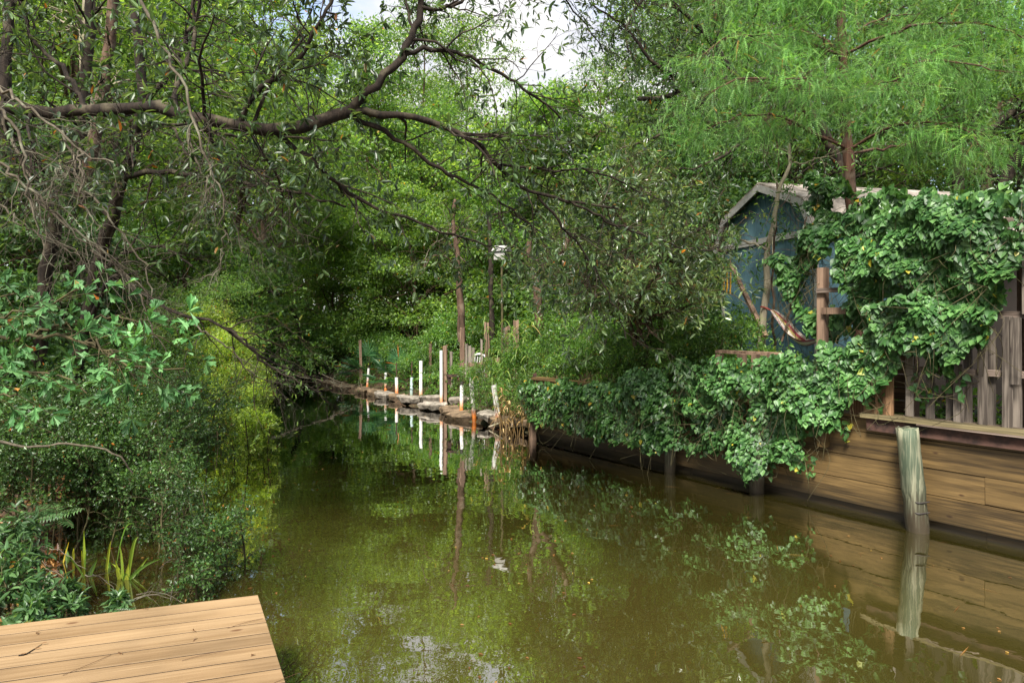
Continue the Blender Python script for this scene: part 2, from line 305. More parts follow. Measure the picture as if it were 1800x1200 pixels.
M['dark'] = plain('dark metal', (.03, .022, .02), .6, noise=.3)
M['red'] = plain('faded red', (.30, .05, .035), .6)
M['rock'] = plain('pale flat stone', (.17, .145, .115), .9, noise=.55, scale=7, c2=(.33, .29, .24), bump=.8)
M['rockd'] = plain('dark wet stone', (.09, .06, .035), .8, noise=.5, scale=7, c2=(.2, .14, .085), bump=.8)
M['orange'] = plain('orange hull', (.65, .16, .03), .4)
M['tarp'] = plain('blue grey plastic', (.25, .36, .5), .4)
M['bank'] = plain('interior shade boards', (.02, .015, .012), .9)  # near-black colour paints in the interior shade behind the pickets
M['pvc'] = pipemat('white pipe, rust below', (.74, .73, .71), (.68, .19, .02), .14, .52)
M['pvcblue'] = pipemat('grey blue pipe, algae below', (.42, .52, .54), (.16, .19, .07), .05, .4)
M['pvcold'] = pipemat('dirty grey pipe, rust below', (.52, .50, .47), (.62, .18, .02), .12, .42)
# ------------------------------------------------------------------ growth
def curve(pts, n=24, wob=0.0):
    pts = np.asarray(pts, float); t = np.concatenate([[0], np.cumsum(np.linalg.norm(np.diff(pts, axis=0), axis=1))]); t /= t[-1]
    T = np.linspace(0, 1, n); m = np.gradient(pts, t, axis=0)
    i = np.clip(np.searchsorted(t, T, 'right')-1, 0, len(t)-2); h = (t[i+1]-t[i])[:, None]; u = ((T-t[i])/(t[i+1]-t[i]))[:, None]
    o = (2*u**3-3*u**2+1)*pts[i]+(u**3-2*u**2+u)*h*m[i]+(-2*u**3+3*u**2)*pts[i+1]+(u**3-u**2)*h*m[i+1]
    if wob: 
        w = rng.normal(size=o.shape)*wob; w[0] = 0; o = o+w
    return o
def spawn(A, RD, n, t=(.15, 1), ang=55, ln=1.0, K=5, wob=.18, grav=-.05, rs=.6, lv=.5, rmin=.0015, taper=.35, bias=None, bw=.5, flat=1.0):
    Mn, K0, _ = A.shape; idx = np.repeat(np.arange(Mn), n); N = len(idx)
    tt = rng.uniform(t[0], t[1], N)*(K0-1); i = np.minimum(tt.astype(int), K0-2); f = (tt-i)[:, None]
    p = A[idx, i]*(1-f)+A[idx, i+1]*f; T = unit(A[idx, i+1]-A[idx, i]); r = RD[idx, i]*(1-f[:, 0])+RD[idx, i+1]*f[:, 0]
    pr = unit(np.cross(T, rdir(N)))
    if flat != 1: pr[:, 2] *= flat; pr = unit(pr)
    if bias is not None: 
        q = np.asarray(bias, float)+0*pr; q = q-T*(q*T).sum(-1, keepdims=True); pr = unit(pr+bw*q)
    a = np.radians(rng.normal(ang, 14, N))[:, None]; d = unit(np.cos(a)*T+np.sin(a)*pr)
    L = (np.asarray(ln)[idx] if np.ndim(ln) else ln)*(1-lv*rng.random(N)); r0 = np.maximum(r*rs, rmin)
    O = np.zeros((N, K, 3)); O[:, 0] = p
    for k in range(1, K):
        O[:, k] = O[:, k-1]+d*(L/(K-1))[:, None]
        d = unit(d+wob*rng.normal(size=d.shape)+np.array([0, 0, grav]))
    return O, r0[:, None]*np.linspace(1, taper, K)[None]
def leafsites(A, n, t0=.25, out=.9, droop=-.15, whorl=0):
    Mn, K, _ = A.shape; idx = np.repeat(np.arange(Mn), n); tt = (t0+(1-t0)*np.tile((np.arange(n)+.5)/n, Mn))*(K-1); i = np.minimum(tt.astype(int), K-2); f = (tt-i)[:, None]
    p = A[idx, i]*(1-f)+A[idx, i+1]*f; T = unit(A[idx, i+1]-A[idx, i])
    pr = unit(np.cross(T, rdir(len(idx)))); D = unit(T*.6+pr*out+np.array([0, 0, droop]))
    if whorl:
        ix = np.repeat(np.arange(Mn), whorl); T2 = unit(A[ix, -1]-A[ix, -2]); pr2 = unit(np.cross(T2, rdir(len(ix))))
        p = np.concatenate([p, A[ix, -1]]); D = np.concatenate([D, unit(T2*.5+pr2+np.array([0, 0, droop]))])
    N = unit(np.array([0, 0, 1.])+.55*rng.normal(size=D.shape))
    return p, D, N
_lat = rng.random((64, 64, 16))
def vnoise(x, y, z=0):
    x = np.asarray(x, float)+1000; y = np.asarray(y, float)+1000; z = np.asarray(z, float)+1000+0*x
    xi, yi, zi = np.floor(x).astype(int), np.floor(y).astype(int), np.floor(z).astype(int)
    fx, fy, fz = x-xi, y-yi, z-zi; fx = fx*fx*(3-2*fx); fy = fy*fy*(3-2*fy); fz = fz*fz*(3-2*fz); g = lambda a, b, c: _lat[a % 64, b % 64, c % 16]
    l = lambda a, b, t: a+(b-a)*t
    return l(l(l(g(xi, yi, zi), g(xi+1, yi, zi), fx), l(g(xi, yi+1, zi), g(xi+1, yi+1, zi), fx), fy), l(l(g(xi, yi, zi+1), g(xi+1, yi, zi+1), fx), l(g(xi, yi+1, zi+1), g(xi+1, yi+1, zi+1), fx), fy), fz)
def inpoly(px, py, poly):
    px = np.asarray(px); py = np.asarray(py); r = np.zeros(px.shape, bool); n = len(poly)
    for i in range(n):
        x1, y1 = poly[i]; x2, y2 = poly[(i+1) % n]
        c = ((y1 > py) != (y2 > py)) & (px < (x2-x1)*(py-y1)/(y2-y1+1e-12)+x1); r ^= c
    return r
def cloud(centers, radii, n, flat=.6, shell=.45):          # leaves spread through flattened lumps; returns positions, outward directions
    centers = np.asarray(centers, float); radii = np.asarray(radii, float); w = radii**2; k = rng.choice(len(centers), n, p=w/w.sum())
    d = rdir(n); d[:, 2] = np.where(d[:, 2] < -.25, -d[:, 2]*.6, d[:, 2]); d = unit(d)
    r = shell+(1-shell)*rng.random(n)**.7; r *= 1+.18*rng.normal(size=n)
    q = d*r[:, None]*radii[k][:, None]; q[:, 2] *= flat
    return centers[k]+q, d
def orient(d, up=.8, drop=.45, rnd=.6):
    n = len(d); D = unit(d*.6+rdir(n)*.8+np.array([0, 0, -drop])); N = unit(d*.5+np.array([0, 0, up])+rnd*rng.normal(size=(n, 3))); return D, N
# ================================================================== SETTING
RY = [-20, -5, 6.47, 12.6, 13.6, 19.6, 27.8, 34, 45, 100]; RX = [24.1, 13.2, 4.85, .39, -.3, -4.15, -9.9, -15, -30, -110]
LY = [-20, -5, 3, 5, 6, 7.8, 10, 13, 20, 28, 34, 45, 100]; LX = [-2.4, -2.4, -2.6, -3.1, -4.0, -5.1, -6.6, -7.6, -9.8, -13.3, -19, -33, -115]
def bankR(x, y): return (x-np.interp(y, RY, RX))*.81
def bankL(x, y): return (np.interp(y, LY, LX)-x)*.85
def sst(a, b, v): t = np.clip((v-a)/(b-a), 0, 1); return t*t*(3-2*t)
def gz(x, y):
    x = np.asarray(x, float); y = np.asarray(y, float); dr = bankR(x, y)-.12-.28*(1-sst(12.9, 13.4, y)); dl = bankL(x, y); n = vnoise(x*.8, y*.8)-.5; n2 = vnoise(x*2.7, y*2.7, 3)-.5
    zin = -np.clip(.28*np.minimum(np.abs(dr), np.abs(dl)), .04, .8)-.03
    wall = 1-sst(12.7, 13.3, y); zr = wall*(.96+.10*n)+(1-wall)*(.10+.85*sst(.2, 2.6, dr)+.25*n*sst(.3, 2, dr))+.5*sst(6, 25, dr)+.3*n*sst(3, 8, dr)+.05*n2
    zl = .03+.30*sst(.0, 2.5, dl)+.9*sst(3, 14, dl)+.18*n*sst(.2, 2, dl)+.07*n2*sst(0, .5, dl)
    return np.where(dr > .03, zr, np.where(dl > 0, zl, zin))
gx = np.concatenate([-np.geomspace(500, 31, 22), np.arange(-30, -14, .8), np.arange(-14, 12, .24), np.arange(12, 30, 1.), np.geomspace(31, 500, 22)])
gy = np.concatenate([-np.geomspace(300, 12, 14), np.arange(-11, 1, .8), np.arange(1, 22, .24), np.arange(22, 60, .9), np.geomspace(61, 700, 26)])
GX, GY = np.meshgrid(gx, gy); nx_ = len(gx); i0 = (np.arange(len(gy)-1)[:, None]*nx_+np.arange(nx_-1)[None]).ravel()
gm, gn, go = newmat('leaf litter and mud'); lk = gn.links.new
tcn = nd(gn, 'ShaderNodeTexCoord'); na = nd(gn, 'ShaderNodeTexNoise', Scale=1.3, Detail=9.0, Roughness=.7); lk(tcn.outputs['Object'], na.inputs[0])
nb = nd(gn, 'ShaderNodeTexNoise', Scale=22.0, Detail=6.0, Roughness=.7); lk(tcn.outputs['Object'], nb.inputs[0])
ra = ramp(gn, [(.35, (.018, .010, .005)), (.5, (.06, .030, .013)), (.66, (.11, .062, .028))], nb.outputs['Fac']); rb = ramp(gn, [(.48, (0, 0, 0)), (.6, (.8, .8, .8))], na.outputs['Fac'])
mg = nd(gn, 'ShaderNodeMix', _data_type='RGBA'); lk(rb.outputs[0], mg.inputs['Factor']); lk(ra.outputs[0], mg.inputs['A']); mg.inputs['B'].default_value = (.035, .055, .014, 1)
pb = nd(gn, 'ShaderNodeBsdfPrincipled', Roughness=.9); lk(mg.outputs['Result'], pb.inputs['Base Color']); bb = nd(gn, 'ShaderNodeBump', Strength=.9, Distance=.03); lk(nb.outputs['Fac'], bb.inputs['Height']); lk(bb.outputs[0], pb.inputs['Normal']); lk(pb.outputs[0], go.inputs[0])
gr = link('ground', mesh('ground', np.stack([GX, GY, gz(GX, GY)], -1), np.stack([i0, i0+1, i0+nx_+1, i0+nx_], -1), smooth=True), gm); tag(gr, kind='structure')
# water: murky olive body with a mirror surface
wm, wn, wout = newmat('murky canal water'); lk = wn.links.new
ge = nd(wn, 'ShaderNodeNewGeometry'); mpw = nd(wn, 'ShaderNodeMapping'); lk(ge.outputs['Position'], mpw.inputs[0]); mpw.inputs['Rotation'].default_value = (0, 0, R(-30)); mpw.inputs['Scale'].default_value = (1.0, 1.0, 1)
w1 = nd(wn, 'ShaderNodeTexNoise', Scale=.22, Detail=3.0); lk(mpw.outputs[0], w1.inputs[0])
wr = ramp(wn, [(.35, (.041, .035, .0075)), (.65, (.066, .055, .012))], w1.outputs['Fac'])
spx = nd(wn, 'ShaderNodeSeparateXYZ'); lk(ge.outputs['Position'], spx.inputs[0])
# shallow tannin water over leaf litter near the left bank
mdx = nd(wn, 'ShaderNodeMath', _operation='MULTIPLY_ADD'); lk(spx.outputs['Y'], mdx.inputs[0]); mdx.inputs[1].default_value = .42; lk(spx.outputs['X'], mdx.inputs[2])
mda = nd(wn, 'ShaderNodeMath', _operation='MULTIPLY_ADD'); lk(w1.outputs['Fac'], mda.inputs[0]); mda.inputs[1].default_value = 1.2; lk(mdx.outputs[0], mda.inputs[2])
mrs = nd(wn, 'ShaderNodeMapRange'); lk(mda.outputs[0], mrs.inputs[0]); mrs.inputs[1].default_value = -1.2; mrs.inputs[2].default_value = .9; mrs.interpolation_type = 'SMOOTHSTEP'
w3 = nd(wn, 'ShaderNodeTexNoise', Scale=9.0, Detail=6.0); lk(ge.outputs['Position'], w3.inputs[0]); wl = ramp(wn, [(.4, (.014, .007, .003)), (.62, (.05, .022, .006))], w3.outputs['Fac'])
mw = nd(wn, 'ShaderNodeMix', _data_type='RGBA'); lk(mrs.outputs[0], mw.inputs['Factor']); lk(wl.outputs[0], mw.inputs['A']); lk(wr.outputs[0], mw.inputs['B'])
dfw = nd(wn, 'ShaderNodeBsdfDiffuse'); lk(mw.outputs['Result'], dfw.inputs[0])
glw = nd(wn, 'ShaderNodeBsdfGlossy', Roughness=.0); fr = nd(wn, 'ShaderNodeFresnel', IOR=1.55)
w4 = nd(wn, 'ShaderNodeTexNoise', Scale=1.7, Detail=2.0); lk(ge.outputs['Position'], w4.inputs[0]); w5 = nd(wn, 'ShaderNodeTexNoise', Scale=9.0, Detail=2.0); lk(ge.outputs['Position'], w5.inputs[0])
b1 = nd(wn, 'ShaderNodeBump', Strength=.04, Distance=.1); lk(w4.outputs['Fac'], b1.inputs['Height']); b2 = nd(wn, 'ShaderNodeBump', Strength=.02, Distance=.02); lk(w5.outputs['Fac'], b2.inputs['Height']); lk(b1.outputs[0], b2.inputs['Normal'])
lk(b2.outputs[0], glw.inputs['Normal']); lk(b2.outputs[0], fr.inputs['Normal'])
frm = nd(wn, 'ShaderNodeMath', _operation='MULTIPLY_ADD'); lk(fr.outputs[0], frm.inputs[0]); frm.inputs[1].default_value = 2.4; frm.inputs[2].default_value = .14; frm.use_clamp = True
msw = nd(wn, 'ShaderNodeMixShader'); lk(frm.outputs[0], msw.inputs[0]); lk(dfw.outputs[0], msw.inputs[1]); lk(glw.outputs[0], msw.inputs[2]); lk(msw.outputs[0], wout.inputs[0])
wat = link('water', mesh('water', [(-140, -40, 0), (60, -40, 0), (60, 110, 0), (-140, 110, 0)], [np.array([(0, 1, 2, 3)])]), wm); tag(wat, kind='structure')

# ================================================================== DECK
DZ = .5; dc = P(453, 1045, 4.21)[:2]; du = unit(np.array([-1.27, -.42])); dv = unit(np.array([.51, -1.02]))    # far corner, along the boards, along the right edge
deck = thing('wooden_deck', 'new pale pine deck of long planks at the water edge', 'deck', (dc[0], dc[1], DZ), math.atan2(du[1], du[0]))
dvl = np.array([dv@du, dv@np.array([-du[1], du[0]])])       # edge direction in deck space (x along boards)
for k in range(34):
    w = .14; y0 = k*w/abs(dvl[1])*abs(dvl[1]); sh = dvl[0]/abs(dvl[1]); g = .0045
    m_ = MB(); a, b = y0+g, y0+w-g; x0 = a*sh; x1 = b*sh; ln = 5.5
    e = .0016; V = []
    for (yy, xx) in ((a, x0), (b, x1)):
        for (x_, z_) in ((xx, -.036), (xx, -e), (xx+e, 0), (ln, 0), (ln, -.036)): V.append((x_, yy, z_))
    V = np.array(V); 
    V[[2, 3], 1] += e; V[[7, 8], 1] -= e
    V = np.concatenate([V, [(x0+e, a, -e), (ln, a, -e), (x1+e, b, -e), (ln, b, -e)]])
    sgn = np.sign(dvl[1])
    Vm = V.copy(); Vm[:, 1] *= sgn; Vm[:, 1] -= 0
    tri = []; q = [(2, 3, 8, 7), (10, 11, 3, 2), (7, 8, 13, 12), (0, 4, 11, 10), (12, 13, 9, 5), (0, 5, 9, 4), (1, 6, 5, 0), (2, 7, 6, 1)]
    loc = np.array([0, 0, 0.]); loc[0] = 0
    c0 = np.array([0, (a+b)/2*sgn, 0]); Vm = Vm-c0
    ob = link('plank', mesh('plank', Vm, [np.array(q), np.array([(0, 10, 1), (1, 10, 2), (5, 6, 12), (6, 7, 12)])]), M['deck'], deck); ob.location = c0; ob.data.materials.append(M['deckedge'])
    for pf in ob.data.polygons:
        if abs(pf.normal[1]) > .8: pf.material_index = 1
sgn = np.sign(dvl[1])
mb = MB(); mb.beam((.06, .0+.05*sgn, -.115), (4.5*dvl[0]/abs(dvl[1])*1+.06, 4.5*sgn, -.115), .04, .15); link('rim_joist', mb.mesh('rim_joist'), M['deck'], deck)
mb = MB(); mb.beam((.08, .09*sgn, -.118), (5.4, .09*sgn, -.118), .04, .15); link('joist', mb.mesh('joist'), M['deck'], deck)
for q in (.15, 2.4, 4.6):
    for p in (.2, 2.6, 5.2):
        mb = MB(); mb.beam((p+q*.1, q*sgn, -.19), (p+q*.1, q*sgn, -1.6), .1, .1); link('post', mb.mesh('post'), M['deck'], deck)

# ================================================================== TIMBER WALL ON THE RIGHT BANK
WR = math.atan2(WD[1], WD[0])
wall = thing('retaining_wall', 'brown horizontal timber retaining wall along the right bank of the canal', 'wall', (W0[0], W0[1], 0), WR)
def wpart(name, a, b, mat, parent=wall, jit=0.0):            # box in wall space (s, offset towards the canal, z) about its own centre
    a = np.array(a, float); b = np.array(b, float); c = (a+b)/2; m_ = MB().box(a-c, b-c, jit=jit); o = link(name, m_.mesh(name), M[mat] if isinstance(mat, str) else mat, parent); o.location = c; return o
for r_, (z0, z1) in enumerate([(-.5, .085), (.10, .365), (.37, .64), (.645, .925), (.93, 1.08)]):
    s = -7.0-.9*(r_ % 2); y1 = .0+(.006 if r_ % 2 else 0)-(.05 if r_ == 0 else 0)
    while s < 7.6:
        e = min(s+3.66, 7.6); wpart('plank', (s+.002, y1-.05, z0), (e-.002, y1+rng.normal()*.002, z1-.004), 'bulk', jit=.0015); s = e
s = -7.0
while s < 1.45:
    e = min(s+2.9, 1.45); wpart('waler', (s, .012, .955), (e-.01, .075, 1.095), 'rustwood', jit=.006); s = e
for a, b in ((-7, -2.2), (-2.2, 1.5)): wpart('cap', (a, -.30, 1.105), (b-.006, .12, 1.142), 'mossledge', jit=.004)
wpart('cap', (-1.6, .0, 1.085), (.9, .14, 1.101), 'greyh', jit=.006)
wpart('cap', (1.5, -.2, 1.09), (7.6, .03, 1.12), 'bulk', jit=.004)
mb = MB()
for s in (-1.0, -3.6, 1.9, 3.4): wpart('bracket', (s, .014, .70), (s+.1, .12, .95), 'bulk', jit=.004)
PG = 'pilings standing in front of the timber wall'
def piling(s, off, top, lean, r, label, mat='pilewood', z0=-.8):
    b = WP(s, 0, off); t = b+np.array([lean[0], lean[1], top]); n = 14; A = curve([b+(b-t)*.5, b, (b+t)/2, t], n); K = 22
    rd = r*(1+.05*rng.normal(size=n)); mb = MB(); mb.tubes(A-b, rd, K, cap=True)
    V = mb.V[0].reshape(n, K, 3); V += (V-(A-b)[:, None])*(.05*rng.normal(size=(1, K, 1))+.012*rng.normal(size=(n, K, 1))); V[-1, :, 2] += .012*rng.normal(size=K)
    root = thing('wooden_piling', label, 'piling', b, 0, PG); link('pile', mb.mesh('pile', True), M[mat], root); return root
pr = piling(.87, .16, 1.06, (-.10, .02), .106, 'leaning round piling with green flaking top and blackened split foot beside the picket fence')
for zz in (.33, .22):
    mb = MB(); mb.tubes(curve([np.array([-.105-.004, .0, zz]), np.array([-.06, -.1, zz-.012]), np.array([.06, -.1, zz])], 8), np.full(8, .006), 5); link('strap', mb.mesh('strap'), M['dark'], pr)
piling(2.80, .12, 1.0, (0, .02), .085, 'round grey piling under the longest hanging tongue of ivy')
piling(4.22, .12, .95, (.01, 0), .075, 'dark round piling half hidden below the middle of the ivy')
piling(7.45, .10, .98, (0, .02), .07, 'dark thin piling at the far end of the timber wall beside dry reeds', 'post')

# ---- fence of weathered pickets
fe = thing('picket_fence', 'weathered grey picket fence draped in heart leaved vine on the timber wall', 'fence', (W0[0], W0[1], 0), WR)
def sx(x, off=0): return WS(x, 600, off)[0]
def zy(x, y, off=0): return WS(x, y, off)[1]
for x, yt, yb, off, w in [(1598, 590, 741, -.06, .08), (1634, 600, 745, -.06, .075), (1684, 640, 750, -.05, .085), (1726, 575, 752, -.045, .082), (1770, 556, 756, -.03, .085)]:
    s = sx(x, off); wpart('picket', (s-w/2, off-.02, 1.146), (s+w/2, off, zy(x, yt, off)), 'grey', fe, jit=.003)
for x, yt, off, w in [(1670, 600, -.14, .08), (1700, 600, -.14, .075), (1742, 575, -.14, .08), (1786, 560, -.14, .09), (1812, 560, -.12, .09), (1845, 560, -.1, .09), (1880, 560, -.1, .09)]:
    s = sx(x, off); wpart('picket', (s-w/2, off-.02, 1.146), (s+w/2, off, zy(x, yt, off)), 'grey', fe, jit=.003)
o_ = wpart('picket', (sx(1784)-.045, -.03, zy(1784, 676)), (sx(1784)+.04, -.008, zy(1784, 558)), 'grey', fe)
for z0, z1 in ((zy(1700, 658, -.1), zy(1700, 648, -.1)), (zy(1700, 753, -.1), zy(1700, 742, -.1)), (zy(1700, 560, -.1), zy(1700, 548, -.1))):
    wpart('rail', (sx(1950, -.1), -.118, z0), (sx(1590, -.1), -.078, z1), 'greyh', fe, jit=.003)
for k in range(6):
    x = sx(1505+0*k, -.02)-k*.082; wpart('panel_board', (x, -.03, 1.0+.01*rng.random()), (x+.078, -.012, 1.62+.02*rng.random()), 'board', fe, jit=.002)
for k in range(5): wpart('slat', (sx(1608, -.5), -.52, 1.12+k*.15), (sx(1500, -.5), -.5, 1.255+k*.15), 'boardh', fe, jit=.004)
for k in range(4):
    s = sx(1790, -.02)-k*.21-.03; wpart('tall_board', (s-.19, -.035, zy(1790, 552)), (s, -.012, zy(1790, 400+10*k)), 'grey', fe, jit=.003)
for x, yt, yb, w in [(1442, 470, 700, .10), (1600, 385, 745, .10), (1800, 385, 745, .12), (1960, 385, 745, .12)]:
    s = sx(x, -.25); wpart('post', (s-w/2, -.25-w, .95), (s+w/2, -.25, zy(x, yt, -.25)), 'post', fe, jit=.003)
wpart('rail', (sx(1590, -.3), -.235, zy(1442, 515, -.3)), (sx(1442, -.3), -.205, zy(1442, 507, -.3)), 'greyh', fe)
wpart('rail', (sx(1600, -.3), -.245, zy(1500, 540, -.3)-.08), (sx(1442, -.3)-.07, -.2, zy(1500, 540, -.3)), 'post', fe)
wpart('rail', (sx(1980, -.3), -.245, 3.1), (sx(1590, -.3), -.2, 3.2), 'greyh', fe)
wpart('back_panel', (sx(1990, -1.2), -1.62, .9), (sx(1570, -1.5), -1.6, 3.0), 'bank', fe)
mb = MB(); mb.tubes(curve([WP(-1.9, 3.33, -.1), WP(-.4, 3.30, -.1), WP(1.2, 3.32, -.1)], 12), np.full(12, .006), 5); o = mb.build('power_cable', M['whiteplastic']); tag(o, 'thin pale cable stretched over the top of the vine on the fence', 'cable')
# low handrail by the middle of the wall
hr = thing('handrail', 'broken brown handrail on short posts buried in leaves left of the hammock', 'railing', (W0[0], W0[1], 0), WR)
wpart('rail', (sx(1372, -.1), -.14, zy(1310, 623, -.1)), (sx(1262, -.1), -.05, zy(1310, 617, -.1)), 'post', hr, jit=.004)
for x, yb in ((1272, 676), (1311, 690), (1335, 700), (1365, 700)):
    s = sx(x, -.1); wpart('post', (s-.045, -.05, zy(x, yb, -.05)), (s+.045, .03, zy(x, 622, -.05)), 'post', hr, jit=.004)

# ================================================================== PIPES AND POSTS ALONG THE FAR BANK
PP = 'white pipes standing in the water along the rock edge'
def pipe(xt, yt, xb, yb, rad, mat, label, rod=0, cap=None, jag=False):
    d = HC*F/(yb-HZ); b = P(xb, yb, d); t = P(xt, yt, d+.02); root = thing('mooring_pipe', label, 'pipe', b, 0, PP)
    A = np.array([b+(b-t)*.3, b, (b*2+t)/3, (b+2*t)/3, t])-b; mb = MB(); mb.tubes(A, np.full(5, rad), 14)
    A2 = A[::-1].copy()*1.0; mb.tubes(A2, np.full(5, rad*.86), 14)
    if jag: V = mb.V[0].reshape(5, 14, 3); V[-1, :, 2] += .05*rng.normal(size=14)
    link('tube', mb.mesh('tube', True), M[mat], root)
    if rod: mb = MB(); mb.tubes(np.array([A[3], A[4]+(0, 0, rod)]), np.full(2, .016), 6, cap=True); link('rod', mb.mesh('rod'), M['rustwood'], root)
    if cap: mb = MB(); mb.tubes(np.array([A[4]-(0, 0, .03), A[4]+(0, 0, .045)]), np.full(2, rad*1.12), 14, cap=True); link('cap', mb.mesh('cap', False), M[cap], root)
    return root
pipe(648, 647, 645, 689, .034, 'pvc', 'thin white pipe with rusty foot, leftmost of the row', rod=.12)
pipe(678, 652, 678, 695, .038, 'pvc', 'white pipe with rusty foot, second from the left end of the row', rod=.16)
pipe(697, 663, 698, 702, .045, 'pvc', 'short white pipe with rust foot and dark rod on top before a palmetto', rod=.40)
pipe(724, 663, 723, 706, .043, 'pvcblue', 'blue grey pipe with green algae foot and reddish rod on top', rod=.42)
pipe(740, 634, 740, 711, .045, 'pvc', 'tall white pipe with a wide orange rust foot', )
pipe(775.5, 616, 776, 722, .038, 'pvc', 'tallest white pipe, standing against a brown square timber')
pipe(812, 674, 811, 733, .042, 'pvc', 'straight white pipe with a black cap and orange foot', cap='dark')
pipe(828.5, 671, 834, 741, .050, 'pvcold', 'white pipe with a broken jagged top and orange foot', jag=True)
pipe(868, 677, 878, 750, .055, 'pvcold', 'thick leaning mottled white pipe, rightmost of the row', jag=True)
PT = 'square brown posts standing on the far bank'
def post(x, yt, yb, d, w, label, mat='post', grp=PT, lean=0, ground=True, name='wooden_post'):
    b = P(x, yb, d); 
    if ground: b[2] = min(b[2], float(gz(b[0], b[1])))-.02
    t = P(x+lean, yt, d); h = t[2]-b[2]; root = thing(name, label, 'post', b, 0, grp)
    mb = MB(); n = 7; zz = np.linspace(-.3, h, n); mb.V = []; c = np.array([(-1, -1), (1, -1), (1, 1), (-1, 1)])*w/2
    V = np.zeros((n, 4, 3)); V[:, :, :2] = c[None]; V[:, :, 2] = zz[:, None]; V[:, :, 0] += (t[0]-b[0])*np.clip(zz/h, 0, 1)[:, None]; V += rng.normal(size=V.shape)*w*.035; V[-1, :, 2] += rng.normal(size=4)*w*.3
    q = [(k*4+i, k*4+(i+1) % 4, k*4+4+(i+1) % 4, k*4+4+i) for k in range(n-1) for i in range(4)]+[(n*4-4, n*4-3, n*4-2, n*4-1)]
    mb.add(V, quads=q); link('shaft', mb.mesh('shaft'), M[mat], root); return root
post(636, 597, 672, 21.2, .075, 'tall thin brown post leaning beside the leftmost pipe and palmetto', lean=-3)
post(782.5, 609, 722, 16.4, .10, 'tall brown square timber rising from the water behind a white pipe', ground=False)
post(756.5, 604, 642, 18.6, .075, 'short brown post in green weeds between two white pipes')
post(793, 620, 655, 17.6, .065, 'short grey post in weeds right of the tall timber', mat='grey')
post(812.5, 575, 640, 17.2, .115, 'thick brown post left of the white plastic chair')
post(857.5, 567, 640, 17.4, .115, 'thick brown post right of the white plastic chair', lean=-2)
post(893, 574, 618, 16.9, .12, 'brown post wrapped in reeds, left one of the close pair')
post(907, 562, 626, 16.3, .13, 'tall brown post wrapped in reeds, right one of the close pair')
post(886, 577, 610, 17.5, .08, 'narrow grey board standing behind the reeds', mat='grey')
post(846.5, 597, 634, 17.0, .055, 'thin grey stake between the plastic chair and a brown post', mat='grey')
post(939.5, 0+655, 745, 12.7, .07, 'dark stake at the corner where rocks meet the timber wall', mat='rustwood')
gt = thing('board_gate', 'small grey gate of upright boards leaning by a brown post', 'gate', P(821, 648, 17.0))
for k in range(3):
    x0 = (-.04+k*.075); mb = MB().box((x0, -.012, -.25), (x0+.068, .012, .62-.05*k), jit=.006); link('board', mb.mesh('board'), M['grey'], gt)
mb = MB().box((-.05, .014, .05), (.2, .03, .11)); link('brace', mb.mesh('brace'), M['greyh'], gt)
# low plank barrier under the chair
pl = thing('plank_barrier', 'low brown planks on edge below the white plastic chair', 'barrier', P(855, 640, 16.6))
for a, b, z in ((-.45, .1, -.02), (-.1, .5, .0), (.1, .85, .09)):
    mb = MB().beam((a, 0, z), (b, .1, z), .035, .13, jit=.004); link('plank', mb.mesh('plank'), M['post'], pl)
# plastic chair
cb = P(832, 640, 17.3); cb[2] = float(gz(cb[0], cb[1])); ch = thing('plastic_chair', 'white plastic garden chair standing among weeds and brown posts', 'chair', cb, R(-28))
def cpart(name, f): mb = MB(); f(mb); return link(name, mb.mesh(name), M['whiteplastic'], ch)
cpart('seat', lambda m: m.box((-.22, -.22, .40), (.22, .22, .43)))
def _bk(m):
    m.beam((-.19, .22, .42), (-.21, .30, .82), .045, .03); m.beam((.19, .22, .42), (.21, .30, .82), .045, .03)
    for k in range(4): m.beam((-.11+.073*k, .225, .43), (-.115+.077*k, .29, .80), .04, .012)
    A = curve([(-.21, .295, .79), (-.1, .31, .855), (.1, .31, .855), (.21, .295, .79)], 10); m.tubes(A, np.full(10, .028), 8)
cpart('backrest', _bk)
for sx_ in (-1, 1):
    for sy_ in (-1, 1): cpart('leg', lambda m: m.beam((sx_*.20, sy_*.19, .40), (sx_*.235, sy_*.235, 0), .045, .035))
    def _arm(m):
        m.tubes(curve([(sx_*.24, -.2, .41), (sx_*.25, -.2, .60), (sx_*.25, -.12, .64), (sx_*.235, .25, .64)], 10), np.full(10, .02), 7)
    cpart('armrest', _arm)
# little bench / block
bb_ = P(797, 668, 15.9); bb_[2] = max(bb_[2], float(gz(bb_[0], bb_[1]))); bn = thing('low_bench', 'small dark wooden bench on two blocks beside the flat rocks', 'bench', bb_, R(20))
link('top', MB().box((-.15, -.09, .09), (.15, .09, .13), jit=.005).mesh('top'), M['rustwood'], bn)
for s_ in (-1, 1): link('leg', MB().box((s_*.10-.025, -.07, -.1), (s_*.10+.025, .07, .09), jit=.004).mesh('leg'), M['rustwood'], bn)
